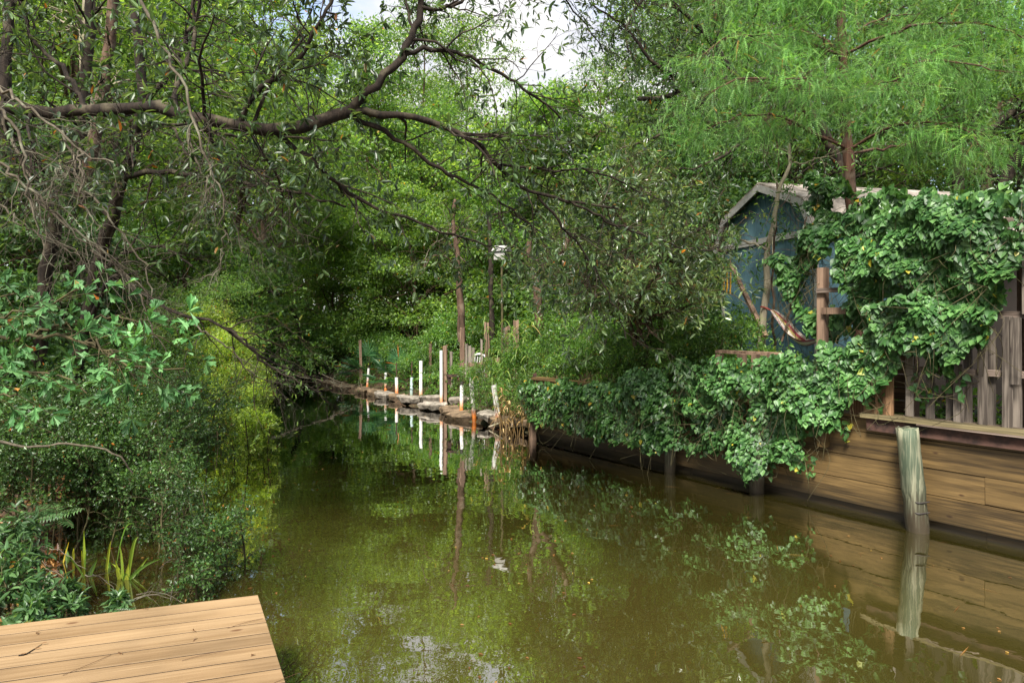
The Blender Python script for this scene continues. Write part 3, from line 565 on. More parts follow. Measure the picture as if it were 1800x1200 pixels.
# birdhouse on a pole
bh = P(882, 445, 16.8); g0 = float(gz(bh[0], bh[1])); bd = thing('birdhouse', 'white birdhouse with a red side on a tall grey pole above the reeds', 'birdhouse', (bh[0], bh[1], g0), R(-20))
hh = bh[2]-g0
mb = MB(); mb.tubes(np.array([(0, 0, -.2), (.01, 0, hh*.5), (0, 0, hh-.17)]), np.full(3, .028), 8); link('pole', mb.mesh('pole'), M['stem'], bd)
link('body', MB().box((-.15, -.15, hh-.17), (.15, .15, hh+.04)).mesh('body'), M['trim'], bd)
link('side', MB().box((-.158, -.14, hh-.16), (-.152, .14, hh+.03)).mesh('side'), M['red'], bd)
mb = MB(); mb.add([(-.2, -.2, hh+.04), (.2, -.2, hh+.04), (.2, .2, hh+.04), (-.2, .2, hh+.04), (-.2, 0, hh+.19), (.2, 0, hh+.19)], quads=[(0, 1, 5, 4), (2, 3, 4, 5), (3, 2, 1, 0)], tris=[(0, 4, 3), (1, 2, 5)]); link('roof', mb.mesh('roof'), M['trim'], bd)
# flat rocks along the far bank
RKG = 'flat stones piled along the far water edge'
def rock(c, r, h, mat, label, rz=0):
    n = 13; a = np.arange(n)/n*2*np.pi; rr = 1+.2*rng.normal(size=n); rr = np.clip(rr, .65, 1.35); V = []
    for z_, k in ((-h*.6, .86), (h*.25, 1.02), (h*.5, .97), (h*.6, .80)): V.append(np.stack([np.cos(a)*rr*r[0]*k, np.sin(a)*rr*r[1]*k, z_+.10*h*rng.normal(size=n)], -1))
    V.append(np.array([[0, 0, h*.62]])); V = np.concatenate(V); q = [(k*n+i, k*n+(i+1) % n, k*n+n+(i+1) % n, k*n+n+i) for k in range(3) for i in range(n)]; t = [(3*n+i, 3*n+(i+1) % n, 4*n) for i in range(n)]
    o = MB().add(V, quads=q, tris=t).build('flat_rock', M[mat]); o.location = [float(v) for v in c]; o.rotation_euler = (rng.normal()*.06, rng.normal()*.06, rz); tag(o, label, 'rock', RKG)
def ws2(y, inl): x = np.interp(y, RY, RX); return np.array([x+inl, y, 0.])
rks = [(17.5, .25, .14, (.42, .26), .13, 'rock', 'broad pale slab left of the tall white pipe'), (16.9, .5, .24, (.46, .32), .12, 'rock', 'largest pale flat slab between the two tallest pipes'), (16.4, .25, .12, (.45, .25), .13, 'rock', 'pale slab lying at the foot of the tall timber'),
       (16.1, .75, .30, (.4, .3), .12, 'rock', 'pale slab on top of the stone pile below the low bench'), (15.6, .2, .10, (.5, .24), .12, 'rockd', 'brown slab between the tall timber and the capped pipe'), (14.9, .2, .10, (.48, .25), .13, 'rockd', 'brown slab behind the capped pipe'),
       (14.4, .35, .17, (.42, .25), .11, 'rock', 'tilted tan slab behind the jagged pipe'), (13.9, .3, .12, (.4, .25), .14, 'rockd', 'dark slab between the last two pipes'), (13.4, .32, .16, (.36, .22), .10, 'rockd', 'dark slab by the dry reeds at the wall end'),
       (18.3, .25, .10, (.34, .22), .13, 'rockd', 'dark round stone behind the blue grey pipe'), (18.9, .2, .10, (.4, .22), .12, 'rock', 'small tan stone left of the blue grey pipe'), (19.5, .2, .08, (.36, .2), .12, 'rockd', 'dark stone between the second and third pipes'),
       (20.2, .2, .08, (.45, .2), .12, 'rockd', 'long dark stone behind the leftmost pipe'), (21.3, .15, .06, (.6, .22), .12, 'rockd', 'long dark stone at the foot of the palmetto'), (22.8, .15, .05, (.6, .22), .12, 'rockd', 'dark low stone past the leaning brown post')]
for y, inl, z, r, h, mt, lb in rks: rock(ws2(y, inl)+(0, 0, z), r, h, mt, lb, R(125)+rng.normal()*.2)
mb = MB(); mb.tubes(curve([P(860, 750, 13.7)+(0, 0, .0), P(885, 741, 13.5), P(908, 733, 13.2)], 8), np.linspace(.022, .016, 8), 6); tag(mb.build('driftwood', M['barkpale'], smooth=True), 'pale bare stick lying across the foot of the leaning mottled pipe', 'stick')

# ================================================================== SHED
g1 = 1.0; NR = P(1440, 408, 11.5); FL = P(1272, 437, 14.5); fdir = (FL-NR)[:2]; fw = np.linalg.norm(fdir); fdir = fdir/fw; bdir = np.array([fdir[1], -fdir[0]])
sh = thing('garden_shed', 'blue gambrel roofed shed with pale trim and beige roof behind the vines', 'shed', (NR[0], NR[1], g1), math.atan2(fdir[1], fdir[0]))
# shed space: x across the gable (0 near .. fw far), y = -depth (towards the back is negative y), z up from g1
ez, bz, rz_ = 3.69-g1, 4.25-g1, 4.72-g1; D_ = 4.6; c_ = fw/2; bx_ = .27
prof = [(0, 0), (0, ez), (bx_, bz), (c_, rz_), (fw-bx_, bz), (fw, ez), (fw, 0)]
def pw(name, f, mat): mb = MB(); f(mb); return link(name, mb.mesh(name), M[mat], sh)
def _front(m):
    n = 20; e = np.linspace(0, fw, n+1)
    pz = lambda x: np.interp(x, [0, bx_, c_, fw-bx_, fw], [ez, bz, rz_, bz, ez])-.02
    for i in range(n):
        a, b = e[i]+.006, e[i+1]-.006; m.add([(a, 0, 0), (b, 0, 0), (b, 0, pz(b)), (a, 0, pz(a)), (a, .012, 0), (b, .012, 0), (b, .012, pz(b)), (a, .012, pz(a))], quads=[(4, 5, 6, 7), (0, 4, 7, 3), (1, 2, 6, 5), (3, 7, 6, 2)])
    m.box((0, -.06, 0), (fw, .0, ez-.02)); m.add([(0, 0, ez-.02), (fw, 0, ez-.02), (fw-bx_, 0, bz-.02), (c_, 0, rz_-.02), (bx_, 0, bz-.02)], tris=[(0, 1, 2), (0, 2, 4), (4, 2, 3)])
pw('front_wall', _front, 'shedblue')
pw('side_wall', lambda m: (m.box((0, -D_, 0), (.05, -.07, ez)), m.box((fw-.05, -D_, 0), (fw, -.07, ez)), m.box((.06, -D_-.05, 0), (fw-.06, -D_, rz_-.5))), 'shedblue')
def _roof(m):
    o = .12; pr_ = [(-o, ez-.10), (bx_-.05, bz+.0), (c_, rz_+.03), (fw-bx_+.05, bz), (fw+o, ez-.10)]
    for (xa, za), (xb, zb) in zip(pr_[:-1], pr_[1:]):
        nrm = np.array([-(zb-za), xb-xa]); nrm = nrm/np.linalg.norm(nrm)*.035; ny = 11
        for k in range(ny):
            ya = .17-(D_+.35)*k/ny; yb = .17-(D_+.35)*(k+1)/ny+.012
            m.add([(xa, ya, za), (xb, ya, zb), (xb, yb, zb), (xa, yb, za), (xa+nrm[0], ya, za+nrm[1]), (xb+nrm[0], ya, zb+nrm[1]), (xb+nrm[0], yb, zb+nrm[1]), (xa+nrm[0], yb, za+nrm[1])], quads=[(4, 5, 6, 7), (3, 2, 1, 0), (0, 1, 5, 4), (2, 3, 7, 6), (1, 2, 6, 5), (3, 0, 4, 7)])
        m.add([(xa+nrm[0]*.5, .15, za+nrm[1]*.5), (xb+nrm[0]*.5, .15, zb+nrm[1]*.5), (xb+nrm[0]*.5, -D_, zb+nrm[1]*.5), (xa+nrm[0]*.5, -D_, za+nrm[1]*.5)], quads=[(0, 1, 2, 3)])
pw('roof', _roof, 'shedroof')
def _trim(m):
    pr_ = [(-.06, ez-.05), (bx_-.02, bz-.02), (c_, rz_-.0), (fw-bx_+.02, bz-.02), (fw+.06, ez-.05)]
    for (xa, za), (xb, zb) in zip(pr_[:-1], pr_[1:]): m.beam((xa, .165, za-.04), (xb, .165, zb-.04), .03, .12)
    m.box((-.02, .014, ez-.06), (fw+.02, .045, ez+.05)); m.box((-.01, .014, 0), (.07, .043, ez-.07)); m.box((fw-.07, .014, 0), (fw+.01, .043, ez-.07))
pw('trim', _trim, 'trim')
# wind chime
cp = P(1278, 470, 11.2); wc = thing('wind_chime', 'gold tube wind chime hanging in front of the blue shed wall', 'wind chime', cp)
mb = MB(); mb.tubes(np.array([(0, 0, 0), (0, 0, -.012)]), np.full(2, .075), 16, cap=True); link('disc', mb.mesh('disc'), M['post'], wc)
mb = MB(); mb.tubes(np.array([(0, 0, 0), (.01, 0, .9)]), np.full(2, .004), 5); link('cord', mb.mesh('cord'), M['dark'], wc)
for k in range(6):
    a = k/6*6.283+.3; L0 = .34-.02*k; x, y = .06*math.cos(a), .06*math.sin(a); mb = MB(); mb.tubes(np.array([(x, y, -.09), (x, y, -.09-L0)]), np.full(2, .0135), 9, cap=True); mb.tubes(np.array([(x, y, -.01), (x, y, -.09)]), np.full(2, .002), 4); link('tube', mb.mesh('tube'), M['gold'], wc)
mb = MB(); mb.tubes(np.array([(0, 0, -.24), (0, 0, -.26)]), np.full(2, .03), 12, cap=True); mb.tubes(np.array([(0, 0, -.01), (0, 0, -.24)]), np.full(2, .002), 4); link('clapper', mb.mesh('clapper'), M['dark'], wc)
# hammock
ha, hb = P(1355, 545, 9.6), P(1440, 600, 8.6)
hm = thing('hammock', 'red and white striped hammock strung between the slim tree and the brown post', 'hammock', ha)
n, k = 22, 10; mid = (ha+hb)/2+np.array([0, 0, -.20]); C = curve([ha, ha*.72+hb*.28+np.array([0, 0, -.12]), mid, ha*.25+hb*.75+np.array([0, 0, -.17]), hb], n)-ha
sd_ = unit(np.cross((hb-ha), (0, 0, 1))); tt = np.linspace(0, 1, n); wd = .095*np.sin(np.pi*np.clip(tt*1.0, 0, 1))**.6+.012
g = np.linspace(-1, 1, k); V = C[:, None]+sd_[None, None]*(g[None, :, None]*wd[:, None, None])+np.array([0, 0, 1.])*(.9*np.abs(g)[None, :, None]**1.6*wd[:, None, None])
q = np.array([(i*k+j, i*k+j+1, i*k+k+j+1, i*k+k+j) for i in range(n-1) for j in range(k-1)]); rj = np.array([(j*.37) % 1 for i in range(n-1) for j in range(k-1)])
mH, nH, oH = newmat('striped hammock cloth'); at = nd(nH, 'ShaderNodeAttribute', _attribute_name='rnd'); rh = ramp(nH, [(0, (.5, .45, .38)), (.35, (.28, .05, .06)), (.45, (.52, .46, .40)), (.7, (.42, .33, .12)), (.8, (.25, .06, .09))], at.outputs['Fac']); rh.color_ramp.interpolation = 'CONSTANT'
bH = nd(nH, 'ShaderNodeBsdfPrincipled', Roughness=.9); nH.links.new(rh.outputs[0], bH.inputs['Base Color']); nH.links.new(bH.outputs[0], oH.inputs[0])
link('cloth', MB().add(V, quads=q, rq=rj).mesh('cloth', True), mH, hm)
mb = MB(); mb.tubes(curve([(0, 0, 0), (-.08, .03, .04), (-.14, .0, .05)], 5), np.full(5, .012), 5); link('rope', mb.mesh('rope'), M['red'], hm); mb = MB(); mb.tubes(np.array([hb-ha, hb-ha+unit(hb-ha)*.15+(0, 0, .05)]), np.full(2, .012), 5); link('rope', mb.mesh('rope'), M['red'], hm)
# leaning pole
mb = MB(); mb.beam(P(1281, 458, 11.0), P(1346, 592, 9.5), .06, .06, jit=.004); tag(mb.build('wooden_pole', M['post']), 'brown pole leaning past the blue shed wall towards the slim tree', 'pole')
# stuff seen through the trees
hs = thing('white_house', 'white house with a low grey roof glimpsed through the trees behind the birdhouse', 'house', (-3.4, 33, 1.3), R(8))
link('wall', MB().box((0, 0, 0), (7.5, .2, 2.4)).box((0, .22, 0), (.2, 7, 2.4)).box((7.3, .22, 0), (7.5, 7, 2.4)).mesh('wall'), M['white'], hs)
mb = MB(); mb.add([(-.5, -.5, 2.35), (8, -.5, 2.35), (8, 3.5, 3.9), (-.5, 3.5, 3.9), (8, 7.4, 2.35), (-.5, 7.4, 2.35)], quads=[(0, 1, 2, 3), (3, 2, 4, 5)]); link('roof', mb.mesh('roof'), M['trim'], hs)
for k in range(4):
    w_ = link('window', MB().box((.8+k*1.7, -.03, .9), (1.7+k*1.7, -.002, 1.9)).mesh('window'), M['dark'], hs); link('sill', MB().box((.74+k*1.7, -.05, .84), (1.76+k*1.7, -.032, .9)).mesh('sill'), M['white'], w_)
cpz = P(1000, 525, 19); cport = thing('carport', 'carport with a pale sloping fascia seen through branches above the green mound', 'carport', (cpz[0], cpz[1], 1.2), R(14))
h_ = cpz[2]-1.2
link('fascia', MB().beam((-.2, 0, h_-.05), (3.0, 0, h_+.35), .03, .16).mesh('fascia'), M['white'], cport)
link('roof', MB().add([(-.2, .02, h_+.03), (3.0, .02, h_+.43), (3.0, 4, h_+.43), (-.2, 4, h_+.03)], quads=[(0, 1, 2, 3)]).mesh('roof'), M['trim'], cport)
link('wall', MB().box((-.1, .6, 0), (2.9, .7, h_)).mesh('wall'), M['trim'], cport)
for x_ in (0, 2.8): link('post', MB().box((x_-.05, .04, 0), (x_+.05, .14, h_-.1)).mesh('post'), M['white'], cport)
oc = P(378, 642, 24.5); cn = thing('canoe', 'orange canoe hull half hidden by the yellow green bush on the left bank', 'canoe', (oc[0], oc[1]+.3, .22), R(-10))
n = 15; tt = np.linspace(-1, 1, n); V = []
for t in tt:
    w_ = .42*(1-abs(t)**2.3); z1 = .26+.12*t**4; V += [(t*1.3, -w_, z1), (t*1.3, -w_*.8, .06), (t*1.3, 0, 0.0), (t*1.3, w_*.8, .06), (t*1.3, w_, z1)]
q = [(i*5+j, i*5+5+j, i*5+6+j, i*5+1+j) for i in range(n-1) for j in range(4)]; link('hull', MB().add(V, quads=q).mesh('hull', True), M['orange'], cn)
mb = MB(); V = np.array(V).reshape(n, 5, 3); mb.tubes(V[:, 0], np.full(n, .02), 5); mb.tubes(V[:, 4], np.full(n, .02), 5); link('gunwale', mb.mesh('gunwale'), M['whiteplastic'], cn)
# ================================================================== FOREST
FG = 'trees of the surrounding wood'
def tree_proto(name, H, cr, zlo, ncl, nl, ls, tmpl, mat, bark='bark2', tr=.2, flat=.6, conic=0, clr=.3, lean=.4, up=.8, drop=.45):
    root = thing(name, 'x', 'tree'); root['proto'] = 1
    top = np.array([rng.normal()*lean, rng.normal()*lean, H*.9]); T = curve([(0, 0, -.5), (top[0]*.15, top[1]*.1, H*.3), (top[0]*.5+rng.normal()*lean*.3, top[1]*.5, H*.6), top], 14, .03)
    TR = np.linspace(tr, tr*.18, 14); TR[0] *= 1.35
    mb = MB(); mb.tubes(T, TR, 10)
    u = rng.random(ncl); zz = zlo+(H-zlo)*np.clip(u**.85, 0, 1); rel = (zz-zlo)/(H-zlo)
    rad = cr*(np.sqrt(np.clip(1-(2*rel-.85)**2*.8, .05, 1)) if not conic else (1.05-rel)**.8); az = rng.random(ncl)*2*np.pi; rr = rad*rng.random(ncl)**.45
    tx = np.interp(zz, T[:, 2], T[:, 0]); ty = np.interp(zz, T[:, 2], T[:, 1])
    C = np.stack([tx+np.cos(az)*rr, ty+np.sin(az)*rr, zz], -1); CR = cr*clr*(.6+.8*rng.random(ncl))
    nb = min(ncl, 26); sel = rng.choice(ncl, nb, replace=False); B = []; BR = []
    for k in sel:
        zs = max(zlo*.7, C[k, 2]-rr[k]*(.5+.4*rng.random())); zs = min(zs, H*.85); s_ = np.array([np.interp(zs, T[:, 2], T[:, 0]), np.interp(zs, T[:, 2], T[:, 1]), zs])
        B.append(curve([s_, s_*.5+C[k]*.5+rng.normal(size=3)*.15*cr*.3+(0, 0, .08*cr), C[k]], 8, .02)); r0 = np.interp(zs, T[:, 2], TR)*.5; BR.append(np.linspace(r0, .015, 8))
    B = np.array(B); BR = np.array(BR); mb.tubes(B, BR, 6)
    tw, twr = spawn(B, BR, 6, t=(.4, 1), ang=45, ln=cr*.45, K=5, rmin=.006); mb.tubes(tw, twr, 4)
    link('trunk', mb.mesh('trunk', True), M[bark], root)
    p, d = cloud(C, CR, nl, flat=flat, shell=.25); D, N = orient(d, up, drop); cl = MB(); cl.leaves(p, D, N, ls*(.6+.8*rng.random(nl)), tmpl)
    link('crown', cl.mesh('crown'), M[mat], root); root.location = (0, 0, 0); root.hide_render = True
    root['_lo'] = zlo; return root
def put(proto, x, y, sc=1.0, rz=None, label=None, grp=FG, mat=None, name=None, sz=None, cat='tree', zoff=0, dx=None):
    r = proto.copy(); COL.objects.link(r); r.name = name or proto.name.split('.')[0]; r.hide_render = False
    for kk in ('proto', '_lo'):
        if kk in r: del r[kk]
    r.location = (x, y, float(gz(x, y))+zoff); r.scale = (sc, sc, (sz or sc)); r.rotation_euler = (0, 0, rng.random()*6.28 if rz is None else rz)
    tag(r, label, cat, grp)
    for c in proto.children:
        k = c.copy(); COL.objects.link(k); k.parent = r
        k.matrix_parent_inverse.identity()
        if mat and c.name.startswith(('crown', 'foliage')): k.material_slots[0].link = 'OBJECT'; k.material_slots[0].material = M[mat]
    return r
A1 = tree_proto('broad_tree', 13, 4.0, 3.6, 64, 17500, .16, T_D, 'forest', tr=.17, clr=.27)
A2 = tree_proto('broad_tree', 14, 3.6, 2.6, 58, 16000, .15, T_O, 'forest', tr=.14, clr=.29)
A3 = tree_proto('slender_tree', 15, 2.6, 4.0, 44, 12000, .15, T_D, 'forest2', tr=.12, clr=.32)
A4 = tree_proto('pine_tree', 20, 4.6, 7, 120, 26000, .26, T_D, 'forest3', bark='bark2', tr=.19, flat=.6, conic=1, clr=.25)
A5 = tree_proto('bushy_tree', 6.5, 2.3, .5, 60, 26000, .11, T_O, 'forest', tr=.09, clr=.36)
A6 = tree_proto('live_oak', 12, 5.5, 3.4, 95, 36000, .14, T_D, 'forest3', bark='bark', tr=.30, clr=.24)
def shrub_proto(name, r, h, n, ls, tmpl, mat, ncl=16):
    root = thing(name, 'x', 'bush'); a = rng.random(ncl)*6.28; q = r*.75*rng.random(ncl)**.5; C = np.stack([np.cos(a)*q, np.sin(a)*q, h*(.2+.6*rng.random(ncl)*(1-.5*(q/r)**2))], -1)
    p, d = cloud(C, np.full(ncl, r*.42)*(.7+.6*rng.random(ncl)), n, flat=.8, shell=.35); D, N = orient(d, .8, .35); m = MB(); m.leaves(p, D, N, ls*(.6+.8*rng.random(n)), tmpl); link('foliage', m.mesh('foliage'), M[mat], root)
    S = np.array([curve([(0, 0, -.1), C[k]*.5+(0, 0, .1), C[k]], 5) for k in range(ncl)]); tw, tr_ = spawn(S, np.full((ncl, 5), .012), 5, t=(.4, 1), ang=50, ln=r*.5)
    m = MB(); m.tubes(S, np.linspace(.016, .006, 5)[None]+0*S[..., 0], 5); m.tubes(tw, tr_, 4); link('stem', m.mesh('stem', True), M['stem'], root); root.hide_render = True; return root
S1 = shrub_proto('shrub', 1.25, 1.7, 9000, .075, T_O, 'forest')
S2 = shrub_proto('shrub', 1.2, 1.5, 8000, .09, T_D, 'bush')
protos = [A1, A2, A3, A4, A5, A6, S1, S2]
def pxd(x, d): return (x-900)/F*d
LBL = 'leafy forest tree standing in the crowded wood behind the canal'
# (proto, photo column, distance, scale, label, material)
PLC = [(-150, 'beyond the dead twigs outside the left edge'), (0, 'at the left edge of the photo'), (100, 'behind the dark shaggy trunk at the left'), (200, 'behind the dark leaning trunk'), (330, 'above the yellow green bush'), (430, 'behind the orange canoe'), (520, 'left of the far bend'), (600, 'at the far bend of the canal'), (680, 'behind the leaning brown post'),
  (760, 'behind the tallest white pipe'), (830, 'behind the slim bare trunk'), (900, 'behind the birdhouse pole'), (1000, 'under the cloud gap'), (1100, 'behind the silver leaved tree'), (1200, 'right of the cloud gap'), (1300, 'left of the blue shed'), (1400, 'behind the shed peak'), (1520, 'behind the cypress trunk'), (1650, 'behind the shed roof'), (1760, 'behind the vine on the fence'), (1900, 'at the right edge of the photo'), (9999, 'outside the right edge of the photo')]
used = {}
def autolabel(pr_, x, d, mt):
    kind = {'broad': 'broad', 'slender': 'slender', 'pine': 'pointed pine', 'bushy': 'bushy', 'live': 'spreading oak', 'shrub': 'low leafy'}[pr_.name.split('.')[0].split('_')[0]]; colr = {'forest2': 'yellow green', 'forest3': 'dark green', 'forest': 'mid green', 'bush': 'bright green', 'ivy': 'deep green', 'yaupon': 'fine leaved', None: 'green'}[mt]
    row = 'nearest' if d < 14 else 'near' if d < 20 else 'middle distance' if d < 29 else 'far' if d < 39 else 'farthest'; pl = [t for lim, t in PLC if x < lim][0]; noun = 'shrub' if kind == 'low leafy' else 'tree'
    s = f'{row} {colr} {kind} {noun} {pl}'; k = used.get(s, 0); used[s] = k+1; return s if not k else s.replace(kind, ['taller ', 'smaller ', 'thinner '][k-1]+kind, 1)
TR_ = [
 (A1, -330, 13, .95, 'broad tree at the left edge of the wood behind the dead twigs', None),
 (A3, -60, 15, .9, None, None), (A1, 120, 16, 1.0, 'broad tree behind the leaning dark trunk on the left bank', None), (A2, 330, 19, .9, None, 'forest2'),
 (A3, 30, 21, 1.05, None, None), (A2, 210, 24, 1.15, None, None), (A1, 470, 27, .95, None, 'forest2'), (A2, 60, 30, 1.35, None, 'forest2'), (A3, 350, 32, 1.3, None, None),
 (A1, 560, 36, 1.0, None, None), (A3, 640, 31, .85, 'slender tree rising behind the far bend of the canal', 'forest'), (A5, 500, 31, 1.0, 'bushy tree leaning over the far bend of the canal', 'forest2'),
 (A5, 590, 27.5, .85, 'bushy tree on the far bank left of the brown posts', 'forest'), (A5, 660, 25, .95, 'dark green bushy tree behind the palmettos', 'forest'), (A5, 735, 23.5, .85, 'bushy tree behind the tallest white pipe', 'forest'),
 (A2, 690, 30, 1.0, None, 'forest2'), (A1, 790, 33, .9, None, 'forest2'), (A1, 740, 44, 1.25, None, 'forest'), (A5, 790, 26, .8, 'bushy tree left of the birdhouse pole', 'forest2'),
 (A4, 925, 50, .82, 'pine tree whose pointed top stands against the cloud gap', 'forest'), (A3, 850, 47, .8, None, 'forest'), (A1, 600, 42, .95, None, 'forest2'), (A3, 690, 46, 1.05, None, 'forest2'), (A3, 770, 45, 1.0, 'tall slender tree left of the cloud gap', 'forest2'), (A3, 540, 38, 1.2, None, 'forest'), (A2, 400, 22, .95, None, 'forest'), (A1, 260, 30, 1.3, None, 'forest2'), (A5, 960, 24, .8, 'bushy tree right of the birdhouse pole', 'forest'), (A2, 1010, 36, .62, None, 'forest2'),
 (A5, 1075, 21.5, .95, 'bushy tree behind the green mound at the wall end', 'forest3'), (A1, 1120, 30, .8, None, 'forest'), (A6, 1350, 20, 1.0, 'live oak with dark dense crown right of the cloud gap', None),
 (A3, 935, 21.5, .56, 'short slender tree under the cloud gap behind the birdhouse pole', 'forest'), (A5, 1010, 20.5, 1.15, 'bushy tree under the cloud gap behind the silver leaved tree', 'forest2'), (A5, 880, 23, 1.2, 'tall bushy tree right behind the birdhouse', 'forest'), (A3, 1065, 20, .6, 'short slender tree right of the cloud gap behind the silver leaved tree', 'forest2'), (A3, 975, 27, .72, 'slender pale tree in the middle of the cloud gap', 'forest2'),
 (A3, 735, 34, 1.15, 'tall slender tree above the tallest white pipe', 'forest2'), (A3, 825, 37, 1.2, 'tall slender tree at the left edge of the cloud gap', 'forest'),
 (A2, 1240, 27, 1.1, None, 'forest'), (A5, 1190, 17.5, .95, 'dark bushy tree left of the blue shed', 'forest3'), (A6, 1390, 23, 1.05, 'live oak rising behind the blue shed', None), (A1, 1560, 26, 1.15, None, 'forest2'),
 (A1, 1330, 32, 1.3, None, None), (A3, 1480, 20.5, 1.0, None, 'forest'), (A2, 1700, 30, 1.15, None, 'forest2'), (A6, 1790, 19, .92, 'live oak with leaning limbs at the right edge of the photo', None), (A1, 1900, 24, 1.15, None, None), (A1, 2050, 17, 1.0, None, None),
 (A3, 2250, 20, 1.1, None, None), (A2, -250, 26, 1.3, None, None), (A1, -450, 20, 1.2, None, None), (A2, 140, 40, 1.5, None, 'forest2'), (A1, 330, 46, 1.5, None, 'forest'), (A2, 520, 50, 1.45, None, 'forest2'), (A1, 1150, 46, 1.15, None, 'forest2'), (A2, 1300, 48, 1.6, None, None), (A1, 1620, 44, 1.5, None, 'forest2'),
 (A5, 420, 23, .75, 'bushy tree behind the orange canoe', 'forest2'), (A5, 300, 17.5, .8, None, 'forest2'), (A5, 150, 14.5, .75, None, 'forest'), (A5, 20, 12.5, .8, None, 'forest3'), (A5, -130, 10.5, .8, None, 'forest3'),
 (A5, 1350, 18.5, .8, 'bushy tree behind the peak of the shed roof', 'forest3'), (A5, 1690, 17.5, .55, 'bushy tree behind the vine covered fence', 'forest2'), (A5, 880, 30, .9, None, 'forest3'),
]
for pr_, x, d, sc, lb, mt in TR_:
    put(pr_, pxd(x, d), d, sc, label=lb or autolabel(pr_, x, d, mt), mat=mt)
SG = 'shrubs growing on the banks'
SLB = 'leafy green shrub growing low on the wooded bank'
SH_ = [(S1, 520, 29.5, 1.2, None, 'forest3'), (S1, 565, 26.5, 1.1, None, 'bush'), (S1, 610, 24.5, 1.0, None, 'forest2'), (S1, 480, 25.5, 1.3, None, 'forest2'), (S1, 540, 24, .9, None, 'forest2'), (S1, 430, 22, 1.2, None, 'forest2'), (S2, 668, 23.2, .8, 'bright shrub between the palmettos', 'bush'), (S2, 722, 21, .75, 'bright shrub behind the blue grey pipe', None), (S1, 690, 24.5, 1.0, None, None),
 (S2, 752, 19.2, .7, 'bright shrub behind the tallest white pipe', None), (S2, 792, 20.5, .9, None, None), (S1, 840, 21, 1.1, None, 'bush'), (S2, 900, 19.5, 1.0, None, None), (S2, 950, 17.5, .95, None, None), (S1, 870, 24, 1.1, None, 'forest3'), (S2, 780, 18.4, .5, None, None),
 (S1, 1010, 16.5, .95, None, 'bush'), (S2, 1080, 15, .95, None, 'ivy'), (S1, 1150, 14.5, 1.0, None, 'bush'), (S2, 1210, 13, .7, None, None), (S1, 1235, 15.5, .8, None, 'forest3'), (S1, 450, 28, 1.1, None, 'forest2'), (S1, 400, 25, 1.2, None, 'forest2'),
 (S1, 250, 15.5, 1.1, None, 'forest'), (S1, 340, 16.5, 1.0, None, 'forest2'), (S1, 150, 12.5, 1.1, None, 'forest3'), (S1, 60, 11, 1.1, None, 'forest3'), (S1, -60, 10, 1.1, None, 'forest3'), (S1, 230, 12, .8, None, 'yaupon'), (S1, -220, 9, 1.1, None, 'forest3'),
 (S1, 1400, 14.5, .8, None, 'forest3'), (S1, 1640, 13, 1.0, None, None), (S1, 1800, 12, 1.2, None, 'forest2'), (S2, 1720, 15, 1.2, None, None), (S1, 1560, 12, .9, None, 'forest')]
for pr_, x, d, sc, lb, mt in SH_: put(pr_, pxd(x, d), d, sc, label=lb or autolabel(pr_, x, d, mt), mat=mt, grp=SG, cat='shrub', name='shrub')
for p_ in protos:
    for c in list(p_.children): bpy.data.objects.remove(c)
    bpy.data.objects.remove(p_)
# far wood: reads as one mass behind the single trees
m = MB(); n = 95000; a = rng.uniform(-1.15, 1.25, n); rr = rng.uniform(54, 70, n); h = 14+6*vnoise(a*14, 0*a)+1.5-2.2*np.exp(-((a-.05)/.06)**2)
zz = h*rng.random(n)**.95; px_ = np.sin(a)*rr; py_ = np.cos(a)*rr; d = np.stack([-np.sin(a)+.5*rng.normal(size=n), -np.cos(a)+.5*rng.normal(size=n), .3+.5*rng.normal(size=n)], -1)
D, N = orient(unit(d)); m.leaves(np.stack([px_, py_, zz+1], -1), D, N, .75*(.5+rng.random(n)), T_D); tag(m.build('distant_woodland', M['forest2']), 'far mass of pale green woodland behind the nearer trees', 'woodland', kind='stuff')
# ---- undergrowth on both banks
def cover(name, n, xr, yr, cond, hmax, ls, tmpl, mat, label, hn=2.0, th=.35, up=.9):
    x = rng.uniform(*xr, n*3); y = rng.uniform(yr[0]**.5, yr[1]**.5, n*3)**2; k = cond(x, y); x, y = x[k][:n], y[k][:n]; h = vnoise(x*hn, y*hn, 7); k = h > th; x, y, h = x[k], y[k], h[k]
    z = gz(x, y)+hmax*(h-th)*(.2+.8*rng.random(len(x))**.6)*1.5; d = np.stack([0*x, 0*x-.2, 0*x+1], -1)+.7*rng.normal(size=(len(x), 3)); D, N = orient(unit(d), up, .2)
    m = MB(); m.leaves(np.stack([x, y, z], -1), D, N, ls*(.6+.8*rng.random(len(x))), tmpl); o = m.build(name, M[mat]); tag(o, label, 'undergrowth', kind='stuff'); return o
cover('undergrowth', 60000, (-6, 9), (7, 26), lambda x, y: (bankR(x, y) > .35) & (bankR(x, y) < 7), .75, .075, T_O, 'bush', 'bright green undergrowth covering the right bank behind the rocks and wall')
cover('undergrowth', 30000, (-22, -3), (5, 34), lambda x, y: (bankL(x, y) > .4) & (bankL(x, y) < 8), .6, .06, T_O, 'yaupon', 'dark green undergrowth covering the left bank', th=.42)
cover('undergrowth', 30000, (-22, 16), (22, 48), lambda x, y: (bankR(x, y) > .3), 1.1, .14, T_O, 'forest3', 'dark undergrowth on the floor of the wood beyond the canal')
cover('leaf_litter', 26000, (-12, -2), (3.5, 13), lambda x, y: (bankL(x, y) > -.25) & (bankL(x, y) < 6), .02, .075, T_D, 'litter', 'brown dead leaves lying on the muddy left bank', th=.2, up=2.5)
